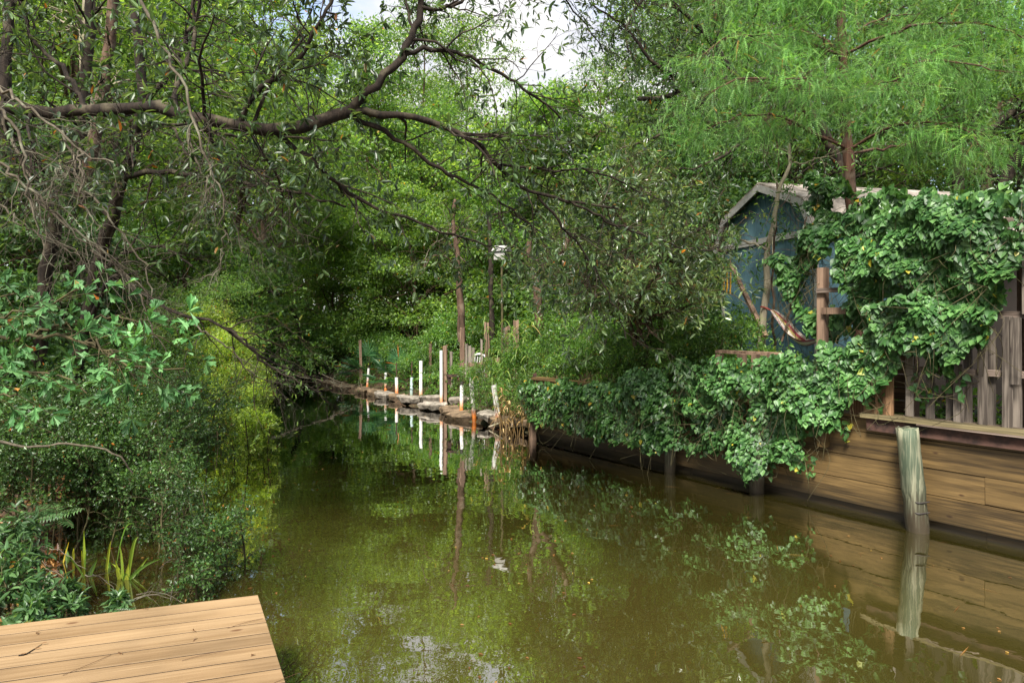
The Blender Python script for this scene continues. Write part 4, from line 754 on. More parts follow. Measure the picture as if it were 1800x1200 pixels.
# ================================================================== NEAR VEGETATION
def px_curve(pts, n=20, wob=.012): return curve(PL(pts), n, wob)
def limbs(mb, defs, n=20, sides=9, wob=.012):               # defs: (points, r0, r1)
    As, Rs = [], []
    for pts, r0, r1 in defs:
        A = px_curve(pts, n, wob); r = np.linspace(r0, r1, n)*(1+.06*rng.normal(size=n)); As.append(A); Rs.append(r)
    As = np.array(As); Rs = np.array(Rs); mb.tubes(As, Rs, sides, cap=False); return As, Rs
# ---------- evergreen oak whose limb crosses the whole left and middle
ok = thing('overhanging_oak', 'big dark evergreen oak whose crooked limbs reach from the left over the canal', 'tree', (-9.2, 8.2, .6))
mbT = MB(); tk = curve([(-9.2, 8.2, -.2), (-9.0, 8.1, 1.4), (-8.6, 7.7, 3.0), (-8.2, 7.3, 4.4), (-8.4, 7.2, 7.5)], 16, .02); mbT.tubes(tk, np.linspace(.26, .13, 16), 12)
D1 = [([(-460, 205, 7.1), (-250, 175, 6.9), (0, 190, 6.6), (120, 194, 6.5), (200, 194, 6.4), (250, 187, 6.4), (330, 202, 6.4), (420, 220, 6.4), (480, 229, 6.5), (560, 216, 6.6), (620, 192, 6.7)], .064, .058)]
D2 = [([(615, 194, 6.7), (655, 150, 6.7), (700, 105, 6.8), (725, 60, 6.9), (742, 0, 7.0), (752, -90, 7.0), (740, -190, 7.1)], .044, .026),
      ([(615, 195, 6.7), (700, 206, 6.8), (770, 217, 6.9), (830, 250, 7.0), (880, 290, 7.2), (915, 330, 7.4), (960, 345, 7.5), (1000, 352, 7.6), (1085, 366, 7.8)], .038, .012),
      ([(712, 94, 6.8), (760, 88, 6.9), (810, 96, 7.0), (860, 120, 7.1), (900, 140, 7.2), (940, 170, 7.3), (985, 205, 7.5)], .026, .010),
      ([(480, 230, 6.5), (540, 275, 6.7), (600, 330, 7.0), (680, 372, 7.2), (760, 402, 7.4), (890, 440, 7.8)], .028, .008),
      ([(600, 200, 6.7), (690, 240, 6.9), (770, 296, 7.1), (850, 335, 7.3), (935, 400, 7.6)], .028, .008),
      ([(1000, 352, 7.6), (1080, 396, 7.8), (1150, 420, 7.9), (1230, 440, 8.1), (1290, 432, 8.2)], .016, .006),
      ([(945, 342, 7.5), (1000, 410, 7.7), (1050, 480, 7.9), (1080, 540, 8.0), (1100, 590, 8.1)], .016, .006),
      ([(880, 290, 7.2), (960, 300, 7.6), (1040, 300, 7.9), (1120, 330, 8.2), (1200, 370, 8.4)], .018, .006),
      ([(330, 204, 6.4), (380, 235, 6.2), (430, 290, 6.1), (500, 340, 6.1)], .02, .007),
      ([(260, 218, 6.5), (330, 222, 6.9), (400, 235, 7.2), (480, 236, 7.4), (600, 250, 7.6)], .02, .008),
      ([(300, 196, 6.4), (320, 130, 6.6), (345, 60, 6.8), (350, -60, 6.9)], .03, .014),
      ([(420, 220, 6.4), (450, 160, 6.3), (520, 110, 6.3), (560, 40, 6.2), (600, -60, 6.2)], .03, .012),
      ([(150, 192, 6.5), (120, 130, 6.7), (60, 70, 6.9), (20, -40, 7.0)], .026, .012),
      ([(735, 20, 7.0), (790, 10, 7.1), (850, -20, 7.3), (900, -60, 7.5)], .022, .01),
      ([(740, -150, 7.0), (850, -180, 7.4), (980, -160, 7.8), (1060, -90, 8.2), (1120, 10, 8.6)], .04, .012),
      ([(860, -180, 7.4), (950, -60, 8.2), (1010, 20, 8.6), (1060, 90, 9.0)], .02, .007)]
a1, r1 = limbs(mbT, D1, 40, 12, .012); a2, r2 = limbs(mbT, D2, 22, 9, .014)
a2b, r2b = spawn(a1, r1, 16, t=(.2, .98), ang=62, ln=1.5, K=8, wob=.2, rs=.32, grav=.0, lv=.5, taper=.3)
ca, cr_ = np.concatenate([curve_ for curve_ in [a2]]), r2
b1, q1 = spawn(a2, r2, 14, t=(.12, 1), ang=52, ln=1.05, K=7, wob=.22, grav=-.05, rs=.5, rmin=.004)
b1b, q1b = spawn(a2b, r2b, 8, t=(.25, 1), ang=52, ln=.8, K=7, wob=.22, grav=-.04, rs=.5, rmin=.004)
b1 = np.concatenate([b1, b1b]); q1 = np.concatenate([q1, q1b]); b2, q2 = spawn(b1, q1, 6, t=(.2, 1), ang=48, ln=.5, K=6, wob=.2, grav=-.06, rs=.5, rmin=.0025)
mbT.tubes(a2b, r2b, 7); link('trunk', mbT.mesh('trunk', True), M['bark'], ok); ok_off = np.array([-9.2, 8.2, .6])
for c in ok.children: c.matrix_parent_inverse = __import__('mathutils').Matrix.Translation(-ok.location)
mt = MB(); mt.tubes(b1, q1, 5); mt.tubes(b2, q2, 4); mt.build('twigs', M['bark'], ok, True)
p, D, N = leafsites(b2, 3, t0=.45, out=.7, droop=-.1, whorl=8); kx = 900+F*p[:, 0]/p[:, 1]; ky = HZ-(p[:, 2]-HC)*F/p[:, 1]
dens = np.clip((kx+200)/480, .7, 1)*np.where((kx > 855) & (kx < 1075) & (ky < 200), .45, 1)*np.where((kx < 640) & (ky > 330), .5, 1)
keep = rng.random(len(p)) < dens; p, D, N = p[keep], D[keep], N[keep]
ml = MB(); ml.leaves(p, D, N, .088*(.7+.6*rng.random(len(p))), T_L, wid=1.05); ml.build('leaves', M['oak'], ok)
print('oak leaves', len(p))
# dense leafy spray of the same kind of branches on the right bank side (silvery narrow leaves)
bay = thing('silver_leaf_tree', 'narrow leaved evergreen with pale glinting leaves between the pipes and the blue shed', 'tree', (2.3, 11.0, 1.0))
mb = MB(); base = np.array([2.3, 11.0, .9])
tt = np.array([curve([base, base+(.1, -.1, 1.0), P(1110, 420, 10.2), P(1060, 330, 9.6)], 16, .02), curve([base, P(1150, 500, 10.4), P(1190, 430, 9.8), P(1240, 400, 9.2)], 16, .02), curve([base, P(1080, 520, 10.3), P(1010, 470, 9.6), P(960, 430, 9.2)], 16, .02), curve([base, P(1130, 520, 10), P(1170, 480, 9.2), P(1200, 500, 8.8)], 16, .02),
   curve([base, P(1110, 470, 10.4), P(1130, 360, 10.2), P(1120, 290, 10)], 16, .02)])
tr0 = np.array([np.linspace(.055, .012, 16)]*5); mb.tubes(tt, tr0, 8)
c1, e1 = spawn(tt, tr0, 36, t=(.35, 1), ang=55, ln=1.1, K=7, wob=.2, grav=.02, rs=.5, rmin=.004); c2_, e2 = spawn(c1, e1, 7, t=(.2, 1), ang=48, ln=.45, K=5, wob=.18, grav=-.02, rs=.5, rmin=.002)
mb.build('trunk', M['bark2'], bay, True); mb = MB(); mb.tubes(c1, e1, 5); mb.tubes(c2_, e2, 4); mb.build('twigs', M['bark2'], bay, True)
p, D, N = leafsites(c2_, 4, t0=.35, out=.7, droop=.0, whorl=8); ml = MB(); kx = 900+F*p[:, 0]/p[:, 1]; ky = HZ-(p[:, 2]-HC)*F/p[:, 1]; k = (kx < 1290+20*rng.normal(size=len(p))) & ~((kx > 1235) & (ky < 405)) & (ky < 575+25*rng.normal(size=len(p))); p, D, N = p[k], D[k], N[k]; ml.leaves(p, D, N, .105*(.6+.7*rng.random(len(p))), T_L, wid=.9)
M['silver'] = leafmat('glinting narrow leaf', (.03, .056, .02), (.075, .12, .04), (.16, .215, .08), rough=.3, spec=1.0, trans=.25, back=2.4, oddp=.997)
ml.build('leaves', M['silver'], bay)
print('bay', len(p))
# ---------- left leaning trunks and dead twigs
lt = thing('leaning_tree', 'dark crooked tree leaning right on the left bank behind the dead twigs', 'tree', P(140, 640, 9.2)*(1, 1, 0)+(0, 0, .3))
mb = MB()
la, lr = limbs(mb, [([(125, 700, 9.3), (145, 600, 9.1), (165, 490, 8.9), (195, 390, 8.7), (217, 310, 8.5), (238, 240, 8.4), (250, 190, 8.3), (245, 100, 8.3), (235, 0, 8.3), (230, -120, 8.3)], .10, .04)], 30, 12, .012)
lb, lbr = limbs(mb, [([(218, 312, 8.5), (240, 305, 8.3), (300, 303, 8.1), (370, 313, 7.9), (450, 326, 7.7), (550, 346, 7.5), (610, 362, 7.4)], .038, .012), ([(200, 380, 8.6), (212, 320, 8.5), (209, 250, 8.4), (218, 200, 8.4)], .035, .03),
   ([(150, 590, 9), (205, 480, 8.2), (245, 512, 7.6), (300, 545, 7.3), (360, 562, 7.2), (410, 586, 7.1), (450, 620, 7.2), (520, 655, 7.6)], .035, .010), ([(250, 190, 8.3), (300, 120, 8.2), (330, 60, 8.1), (350, -60, 8.1)], .04, .02),
   ([(240, 240, 8.4), (300, 225, 8.0), (330, 275, 7.8), (370, 330, 7.6)], .022, .008), ([(400, 580, 7.1), (430, 596, 7.0), (470, 640, 7.0), (510, 662, 7.0), (560, 690, 7.2)], .016, .006), ([(195, 390, 8.7), (150, 330, 8.8), (90, 300, 8.9), (20, 290, 9)], .03, .012), ([(165, 490, 8.9), (230, 440, 8.4), (300, 440, 8.1), (340, 470, 8)], .03, .01)], 20, 8, .014)
t1_, s1_ = spawn(lb, lbr, 12, t=(.15, 1), ang=55, ln=.9, K=7, wob=.22, grav=-.05, rs=.45, rmin=.004); t2_, s2_ = spawn(t1_, s1_, 5, t=(.2, 1), ang=50, ln=.4, K=5, wob=.2, rs=.5, rmin=.002)
mb.build('trunk', M['bark'], lt, True); mb = MB(); mb.tubes(t1_, s1_, 5); mb.tubes(t2_, s2_, 4); mb.build('twigs', M['bark'], lt, True)
p, D, N = leafsites(t2_, 2, whorl=1); kx = 900+F*p[:, 0]/p[:, 1]; k = rng.random(len(p)) < .8; ml = MB(); ml.leaves(p[k], D[k], N[k], .055*(.6+.7*rng.random(k.sum())), T_L); ml.build('leaves', M['forest'], lt)
def trunk_tree(label, pts, r0, r1, mat, grp=None, n=22, name='tree_trunk', br=(), ntw=10, leaf=None, ls=.09):
    b = P(*pts[0]); b[2] = float(gz(b[0], b[1])); rt = thing(name, label, 'tree', b, 0, grp); mb = MB(); A, Rr = limbs(mb, [(pts, r0, r1)], n, 11, .012)
    if br: 
        A2, R2 = limbs(mb, br, 16, 7, .012); A3 = np.concatenate([A2, A[:, np.linspace(n//2, n-1, 16).astype(int)]]); R3 = np.concatenate([R2, Rr[:, np.linspace(n//2, n-1, 16).astype(int)]])
    else: A3, R3 = A[:, n//2:], Rr[:, n//2:]
    mb.build('trunk', M[mat], rt, True); T1, U1 = spawn(A3, R3, ntw, t=(.1, 1), ang=58, ln=.9, K=6, rs=.35, rmin=.004); T2, U2 = spawn(T1, U1, 5, ang=50, ln=.45, rs=.5, rmin=.002)
    mb = MB(); mb.tubes(T1, U1, 5); mb.tubes(T2, U2, 3); mb.build('twigs', M[mat], rt, True)
    if leaf: p, D, N = leafsites(T2, 4, whorl=4); ml = MB(); ml.leaves(p, D, N, ls*(.6+.7*rng.random(len(p))), T_L); ml.build('leaves', M[leaf], rt)
    return rt
trunk_tree('dark shaggy upright trunk at the left edge behind the blue green oak leaves', [(62, 700, 10.2), (72, 560, 10), (85, 450, 9.9), (105, 350, 9.8), (138, 260, 9.8), (150, 150, 9.8), (160, 0, 9.8), (165, -100, 9.8)], .105, .06, 'bark', leaf='forest3')
trunk_tree('pale brown trunk at the top left behind the dead twigs', [(150, 640, 13), (150, 420, 13), (165, 240, 13), (150, 120, 13), (158, 0, 13), (160, -100, 13)], .13, .10, 'barkpale', leaf='forest')
trunk_tree('pale brown leaning trunk right of the other pale one at the top left', [(110, 640, 12.5), (130, 400, 12.5), (170, 220, 12.5), (190, 100, 12.5), (200, 0, 12.5), (205, -100, 12.5)], .11, .09, 'bark2', leaf='forest')
trunk_tree('thin dark trunk touching the left edge of the photo', [(-30, 700, 9), (-20, 480, 9), (5, 250, 9), (10, 100, 9), (25, -50, 9)], .09, .06, 'bark', leaf='forest')
trunk_tree('slim bare brown trunk standing behind the leftmost brown posts', [(812, 600, 17.5), (810, 540, 17.5), (806, 470, 17.5), (801, 430, 17.5), (797, 390, 17.6), (800, 350, 17.6)], .11, .04, 'bark2', br=[([(806, 480, 17.5), (780, 450, 17), (760, 450, 16.8), (745, 475, 16.6)], .02, .008)])
trunk_tree('dark forked trunk under the silver leaves behind the reeds', [(952, 590, 16.5), (945, 545, 16.5), (940, 480, 16.5), (930, 440, 16.5), (940, 400, 16.5)], .13, .06, 'bark2', br=[([(945, 520, 16.5), (975, 470, 16.3), (990, 440, 16), (1000, 420, 16)], .09, .05)], leaf='forest3')
trunk_tree('straight dark trunk right of the birdhouse pole', [(866, 600, 19), (863, 500, 19), (860, 400, 19), (858, 380, 19)], .08, .06, 'bark', leaf='forest3')
trunk_tree('crooked dark branch tree leaning over the far bend of the water', [(540, 650, 24), (520, 560, 24), (490, 520, 23), (450, 510, 22), (420, 520, 21)], .10, .03, 'bark', leaf='forest3')
# right hand background trunks
trunk_tree('dark trunk between the cypress and the right edge', [(1688, 520, 17), (1686, 400, 17), (1684, 320, 17), (1690, 230, 17), (1680, 120, 17)], .16, .11, 'bark', leaf='forest3', br=[([(1690, 250, 17), (1720, 200, 16.8), (1740, 160, 16.6)], .08, .04)])
trunk_tree('brown curved trunk right of the dark trunk above the vine', [(1722, 520, 18), (1722, 400, 18), (1735, 310, 18), (1732, 250, 18), (1760, 180, 18)], .17, .10, 'bark2', leaf='forest')
trunk_tree('dark trunk leaning out of the right edge above the vine', [(1748, 520, 16.5), (1752, 380, 16.5), (1765, 320, 16.5), (1800, 260, 16.3), (1850, 200, 16)], .16, .12, 'bark', leaf='forest3', br=[([(1850, 160, 16), (1790, 190, 16), (1740, 225, 16), (1700, 235, 16)], .12, .06)])
# thick limb of a live oak behind the cypress
trunk_tree('live oak limb reaching left behind the cypress under the cloud gap', [(1500, 560, 13.5), (1480, 300, 13.5), (1380, 160, 13.2), (1270, 142, 13), (1215, 148, 12.8), (1180, 170, 12.6), (1120, 175, 12.5)], .16, .04, 'bark', name='live_oak', ntw=24, leaf='oak', ls=.11,
           br=[([(1215, 147, 12.8), (1160, 120, 12.6), (1090, 40, 12.4), (1040, 10, 12.2)], .05, .015), ([(1300, 145, 13), (1240, 60, 12.8), (1180, 0, 12.6), (1120, -60, 12.5)], .07, .02), ([(1270, 142, 13), (1200, 210, 12.6), (1130, 250, 12.4), (1090, 260, 12.3)], .05, .015), ([(1400, 170, 13.2), (1320, 240, 12.6), (1240, 290, 12.4), (1180, 300, 12.2)], .06, .015), ([(1240, 30, 12.8), (1200, -40, 12.4), (1100, 60, 12.2), (1120, 120, 12)], .04, .012)])
# dead twiggy branches hanging at the left
DG = 'bare dead branches hanging in front of the left bank trees'
def dead(label, defs, n1=12, l1=.8, n2=6, l2=.35, bias=(0, 0, -1)):
    b = P(*defs[0][0][0]); rt = thing('dead_branch', label, 'branch', b, 0, DG); mb = MB(); A, Rr = limbs(mb, defs, 22, 7, .014)
    T1, U1 = spawn(A, Rr, n1, t=(.1, 1), ang=48, ln=l1, K=8, wob=.26, grav=-.09, rs=.45, rmin=.0022, bias=bias); T2, U2 = spawn(T1, U1, n2, ang=52, ln=l2, K=6, wob=.24, grav=-.06, rs=.5, rmin=.0011)
    T3, U3 = spawn(T2[::2], U2[::2], 2, ang=50, ln=.16, K=4, wob=.2, rs=.6, rmin=.0008); mb.tubes(T1, U1, 5); mb.tubes(T2, U2, 4); mb.tubes(T3, U3, 3); mb.build('twigs', M['twig'], rt, True)
dead('long pale lichened dead branch hanging from the top through the main limb', [([(225, -40, 5.2), (275, 60, 5.15), (312, 130, 5.1), (338, 200, 5.05), (357, 260, 5), (378, 310, 5), (396, 350, 5), (388, 402, 5)], .015, .006), ([(370, 290, 5), (366, 330, 4.9), (372, 365, 4.9)], .006, .003)], 9, .5, 5, .28)
dead('tangled dead branch drooping from the left end of the main limb', [([(-60, 120, 5.2), (0, 150, 5.1), (60, 200, 5.0), (110, 235, 5), (142, 265, 5), (195, 286, 5)], .014, .006), ([(140, 262, 5), (143, 310, 4.9), (150, 350, 4.9), (175, 410, 4.9)], .01, .004), ([(142, 265, 5), (100, 300, 4.8), (80, 360, 4.8)], .007, .003)], 9, .6, 4)
dead('tangled dead branch curving down near the left edge', [([(-50, 160, 4.6), (0, 195, 4.6), (32, 245, 4.6), (45, 310, 4.6), (60, 380, 4.6), (75, 440, 4.7)], .012, .005)], 10, .7, 4)
dead('lowest of the dead branches sloping down from the left edge above the lobed leaves', [([(-60, 260, 4.7), (0, 285, 4.7), (50, 330, 4.7), (110, 390, 4.8), (160, 430, 4.9)], .012, .005)], 10, .7, 4)
dead('mass of thin dead twigs falling over the dark leaning trunk', [([(20, 240, 6), (60, 330, 6), (120, 400, 6), (180, 440, 6.1), (240, 500, 6.2), (275, 545, 6.3)], .014, .006)], 10, .8, 4)
dead('thin dead branch hanging straight down before the dark leaning trunk', [([(110, 230, 6.4), (150, 330, 6.4), (205, 400, 6.4), (250, 460, 6.4), (270, 520, 6.3)], .014, .006)], 9, .7, 4)
dead('short dead twig bundle left of the dark shaggy trunk', [([(0, 360, 6), (80, 420, 6), (140, 450, 6)], .01, .005)], 10, .8, 4)
dead('thin dead branch ending in fine twigs over the middle of the left bank', [([(330, 215, 6.2), (350, 300, 6.1), (400, 360, 6.1), (430, 450, 6.1)], .012, .004)], 9, .7, 5)
dead('small dead twig below the tip of the long pale branch', [([(395, 405, 6), (385, 470, 6), (340, 500, 6)], .008, .004)], 7, .5, 5)
dead('thin dead twig hanging below the middle of the main limb', [([(460, 300, 6.5), (480, 380, 6.5), (455, 420, 6.5)], .008, .003)], 11, .8)
dead('fan of bare branches low above the water in front of the canoe', [([(160, 440, 6.8), (230, 490, 6.8), (260, 560, 6.7), (290, 620, 6.6)], .012, .005)], 10, .6)
dead('bare twiggy branch touching the water right of the yellow green bush', [([(330, 560, 7.2), (400, 610, 7.1), (450, 660, 7.2), (500, 680, 7.4)], .01, .004)], 12, .7)
dead('thin bare twigs rising above the birdhouse and reeds', [([(742, 480, 15), (760, 430, 15), (790, 410, 15), (780, 370, 15)], .012, .006)], 8, .9)
# ---------- cypress
cyp = thing('cypress_tree', 'bright green feathery cypress with a straight red brown trunk above the shed', 'tree', P(1508, 560, 9.6)*(1, 1, 0)+(0, 0, 1.0))
mb = MB(); ca_, crr = limbs(mb, [([(1512, 700, 9.6), (1508, 440, 9.6), (1497, 350, 9.6), (1490, 280, 9.6), (1486, 200, 9.6), (1482, 100, 9.6), (1479, 20, 9.6), (1476, -120, 9.6), (1474, -330, 9.6)], .10, .04)], 36, 12, .008)
defs = []
TRK = lambda y: (np.interp(y, [-330, -120, 20, 100, 200, 280, 350], [1474, 1476, 1479, 1482, 1486, 1490, 1497]), y, 9.6)
for (ys, pts) in [(215, [(1460, 170, 9.3), (1452, 120, 9.1), (1444, 50, 9.0), (1440, -30, 9)]),
                  (262, [(1430, 235, 9.3), (1370, 205, 8.8), (1300, 205, 8.4), (1225, 235, 8.1)]), (265, [(1540, 235, 9.2), (1610, 215, 8.6), (1690, 225, 8.2), (1760, 262, 8.0)]), (255, [(1440, 235, 10.0), (1380, 215, 10.5), (1310, 225, 11)]), (270, [(1550, 262, 10), (1640, 250, 10.4), (1720, 268, 10.7)]),
                  (195, [(1420, 165, 8.9), (1350, 140, 8.2), (1290, 142, 7.8), (1235, 170, 7.6)]), (185, [(1550, 150, 8.9), (1600, 112, 8.3), (1680, 108, 7.9), (1770, 128, 7.7)]), (180, [(1430, 150, 10.2), (1370, 135, 10.8), (1300, 145, 11.2)]), (190, [(1540, 150, 10.2), (1620, 130, 10.7), (1700, 150, 11)]), (190, [(1455, 165, 8.6), (1420, 140, 7.9), (1380, 138, 7.4)]), (188, [(1520, 160, 8.5), (1545, 145, 7.8), (1580, 140, 7.3)]),
                  (100, [(1410, 75, 9.1), (1340, 60, 8.6), (1270, 72, 8.2), (1222, 108, 8.0)]), (95, [(1560, 62, 9.0), (1650, 40, 8.5), (1740, 45, 8.2), (1820, 75, 8.0)]), (90, [(1500, 60, 10.2), (1560, 30, 10.8), (1620, 25, 11.2)]), (90, [(1430, 60, 10.2), (1370, 45, 10.8)]),
                  (10, [(1400, -25, 9.2), (1320, -30, 8.7), (1250, 5, 8.4)]), (5, [(1560, -35, 9.1), (1650, -45, 8.6), (1750, -20, 8.2), (1830, 10, 8)]), (0, [(1440, -30, 8.6), (1400, -30, 7.9)]),
                  (-80, [(1400, -120, 9.2), (1320, -110, 8.8), (1250, -80, 8.6)]), (-90, [(1560, -130, 9), (1680, -130, 8.5), (1800, -100, 8.2)]), (-180, [(1400, -215, 9.2), (1320, -190, 8.9), (1240, -160, 8.7)]), (-170, [(1560, -210, 9.2), (1660, -200, 8.8), (1760, -160, 8.5)])]:
    defs.append(([TRK(ys)]+pts, .024, .006))
cb_, cbr = limbs(mb, defs, 18, 7, .012); mb.build('trunk', M['barkred'], cyp, True)
d1, f1 = spawn(cb_, cbr, 16, t=(.32, 1), ang=48, ln=.70, K=8, wob=.07, grav=-.045, rs=.4, rmin=.003, lv=.5, flat=.25); d2, f2 = spawn(d1, f1, 11, t=(.08, 1), ang=45, ln=.30, K=5, wob=.06, grav=-.10, rs=.5, rmin=.0013, flat=.35)
mb = MB(); mb.tubes(d1, f1, 5); mb.tubes(d2, f2, 3); mb.build('twigs', M['barkred'], cyp, True)
p, D, N = leafsites(d2, 3, t0=.2, out=.6, droop=-.22, whorl=3); N = unit(N*.5+np.array([0, 0, .8])); ml = MB(); ml.leaves(p, D, N, .19*(.5+.7*rng.random(len(p))), T_C, wid=1.0); ml.build('needles', M['cypress'], cyp); print('cyp', len(p))
# ---------- slim pale trees in front of the shed
trunk_tree('slim pale barked tree holding the hammock in front of the shed', [(1336, 640, 9.7), (1342, 560, 9.7), (1348, 500, 9.7), (1350, 430, 9.7), (1360, 395, 9.7), (1368, 350, 9.7), (1376, 320, 9.7), (1390, 288, 9.7), (1386, 250, 9.7)], .062, .02, 'barkpale', name='slim_tree', ntw=6, leaf='cypress', ls=.07, br=[([(1348, 440, 9.7), (1310, 425, 9.6), (1270, 430, 9.5), (1230, 440, 9.4)], .018, .008), ([(1388, 290, 9.7), (1430, 280, 9.6), (1475, 262, 9.6)], .012, .006)])
trunk_tree('thin brown sapling just right of the slim pale tree', [(1362, 640, 9.9), (1360, 540, 9.9), (1358, 450, 9.9), (1366, 380, 9.9), (1366, 250, 9.9)], .02, .012, 'bark2', name='sapling', ntw=6, leaf='forest', ls=.07)
trunk_tree('thin leaning sapling between the hammock and the vine', [(1374, 600, 9.2), (1388, 540, 9.2), (1400, 460, 9.3), (1420, 380, 9.4)], .016, .008, 'bark2', name='sapling', ntw=8, leaf='ivy', ls=.09)
# ================================================================== VINES
def blanket(poly, n, off, thick, size, tmpl=T_H, seed=0, fs=2.2, hole=0.0, base=0.0, edge=.09, droop=.55, out=.9):
    q = np.array([WS(x, y, off) for x, y in poly]); a, b = q.min(0)-.1, q.max(0)+.1; s = rng.uniform(a[0], b[0], n*4); z = rng.uniform(a[1], b[1], n*4)
    es = s+edge*2*(vnoise(s*5, z*5, seed)-.5)+edge*(vnoise(s*14, z*14, seed)-.5); e2 = z+edge*2*(vnoise(s*5, z*5, seed+5)-.5)+edge*1.4*(vnoise(s*16, z*12, seed+3)-.5); k = inpoly(es, e2, [tuple(v) for v in q]); s, z = s[k], z[k]
    h = .6*vnoise(s*fs, z*fs, seed+1)+.4*vnoise(s*fs*2.6, z*fs*2.6, seed+2)
    if hole: k = vnoise(s*3.2, z*3.2, seed+8) > hole; s, z, h = s[k], z[k], h[k]
    s, z, h = s[:n], z[:n], h[:n]; e = .05; hs = .6*vnoise((s+e)*fs, z*fs, seed+1)+.4*vnoise((s+e)*fs*2.6, z*fs*2.6, seed+2)-h; hz = .6*vnoise(s*fs, (z+e)*fs, seed+1)+.4*vnoise(s*fs*2.6, (z+e)*fs*2.6, seed+2)-h
    o = off+base+thick*h*1.3*(.45+.55*rng.random(len(s))**.5); p = WP(s, z, o); wn = np.array([WN[0], WN[1], 0]); wd = np.array([WD[0], WD[1], 0])
    N = wn*out+np.array([0, 0, .55])-(thick*hs/e)[:, None]*wd-(thick*hz/e)[:, None]*np.array([0, 0, 1.])+.30*rng.normal(size=(len(s), 3)); D = np.array([0, 0, -droop-.2])+wn*.25+.42*rng.normal(size=(len(s), 3))
    D = D-unit(N)*(D*unit(N)).sum(-1, keepdims=True); return p, D, unit(N), size*(.4+1.0*rng.random(len(s)))
def vine(label, blankets, mat='vine', nst=90, name='climbing_vine', cat='vine', strands=()):
    b = blankets[0][0].mean(0); rt = thing(name, label, cat, (b[0], b[1], .9)); m = MB(); A = []
    for p, D, N, L in blankets: m.leaves(p, D, N, L, T_H, wid=1.05)
    for (x, y0, y1, off) in strands:
        k = 10; ss, _ = WS(x, y0, off); zz = np.linspace(WS(x, y0, off)[1], WS(x, y1, off)[1], k); c = WP(ss+.02*rng.normal(size=k), zz, off+.02*rng.normal(size=k)); A.append(c)
        jj = np.arange(2, k); m.leaves(c[jj], rng.normal(size=(len(jj), 3))*.6+(0, 0, -.6), WN3+.4*rng.normal(size=(len(jj), 3)), .05+.03*rng.random(len(jj)), T_H)
    m.build('foliage', M[mat], rt); allp = np.concatenate([x[0] for x in blankets]); allp = allp[allp[:, 2] > max(.85, allp[:, 2].min()+.3)]; i = rng.choice(len(allp), nst); st = []
    for j in i:
        q = allp[j]+WN3*rng.uniform(-.06, .03); st.append(curve([q, q+np.array([0, 0, -.18])+.1*rng.normal(size=3), q+np.array([0, 0, -.4])+.16*rng.normal(size=3), q+np.array([0, 0, -.55])+.2*rng.normal(size=3)], 10))
    st = np.array(st+A); m = MB(); m.tubes(st, np.full(st.shape[:2], .003), 4); m.build('stems', M['stem'], rt, True); return rt
WN3 = np.array([WN[0], WN[1], 0])
v1 = [(1555, 372), (1640, 350), (1720, 346), (1800, 338), (1900, 335), (1900, 420), (1800, 436), (1795, 480), (1778, 520), (1745, 560), (1740, 590), (1712, 600), (1700, 632), (1684, 650), (1672, 668), (1655, 650), (1625, 622), (1590, 618), (1560, 600), (1545, 560), (1530, 530), (1510, 500), (1525, 440)]
v1b = [(1465, 600), (1500, 610), (1545, 580), (1600, 615), (1590, 650), (1560, 665), (1540, 680), (1512, 690), (1492, 715), (1475, 742), (1452, 745), (1440, 700), (1450, 640)]
v1c = [(1490, 415), (1520, 400), (1560, 385), (1560, 500), (1545, 560), (1515, 520), (1490, 500), (1475, 470)]
vine('thick green heart leaved vine covering the right end of the picket fence', [blanket(v1, 6000, .03, .46, .061, seed=1, fs=2.4, droop=.7, hole=.3), blanket(v1, 1500, -.1, .12, .07, seed=3), blanket(v1b, 2100, .02, .30, .068, seed=2, fs=2.6), blanket(v1c, 1200, -.12, .2, .07, seed=4), blanket([(1500, 500), (1560, 480), (1560, 600), (1500, 560)], 500, -.2, .15, .08, seed=6)],
     strands=[(1490, 735, 775, .08), (1484, 730, 760, .1), (1530, 690, 715, .04), (1548, 660, 725, .03), (1610, 620, 700, -.0), (1625, 640, 715, -.02), (1664, 640, 690, .06), (1640, 640, 700, -.02), (1690, 640, 700, .02)])
v2 = [(1240, 628), (1330, 635), (1400, 622), (1450, 640), (1475, 655), (1490, 690), (1475, 735), (1440, 752), (1422, 770), (1434, 822), (1420, 834), (1395, 800), (1375, 815), (1350, 832), (1330, 800), (1322, 778), (1290, 790), (1262, 785), (1225, 790), (1195, 782), (1160, 780), (1135, 760), (1130, 700), (1150, 650)]
vine('green vine spilling over the wall below the handrail down to the water', [blanket(v2, 7200, .05, .55, .052, seed=11, fs=2.3, base=.02, hole=.24), blanket(v2, 1800, .0, .15, .058, seed=12)], strands=[(1355, 800, 838, .2), (1300, 770, 800, .25), (1425, 790, 836, .25), (1210, 770, 800, .25), (1275, 780, 805, .2), (1240, 780, 800, .2)])
v3 = [(936, 672), (1000, 668), (1080, 672), (1150, 680), (1190, 700), (1190, 780), (1150, 782), (1120, 778), (1080, 768), (1040, 762), (1000, 748), (960, 736), (935, 728)]
vine('dark green ivy hanging like a hedge over the far half of the timber wall', [blanket(v3, 6200, .08, .42, .057, seed=21, fs=1.9, base=.03), blanket(v3, 1200, .02, .1, .07, seed=22)], 'ivy', strands=[(1072, 762, 785, .3), (1130, 770, 795, .3), (975, 735, 752, .3), (1010, 745, 762, .3)])
v4 = [(1372, 470), (1400, 430), (1450, 405), (1520, 390), (1600, 395), (1600, 520), (1560, 560), (1480, 600), (1440, 590), (1425, 560), (1390, 500)]
vine('shaded vine climbing behind the brown post and beside the shed', [blanket(v4, 2600, -.9, .5, .075, seed=31, fs=1.8, hole=.4)], 'vine')
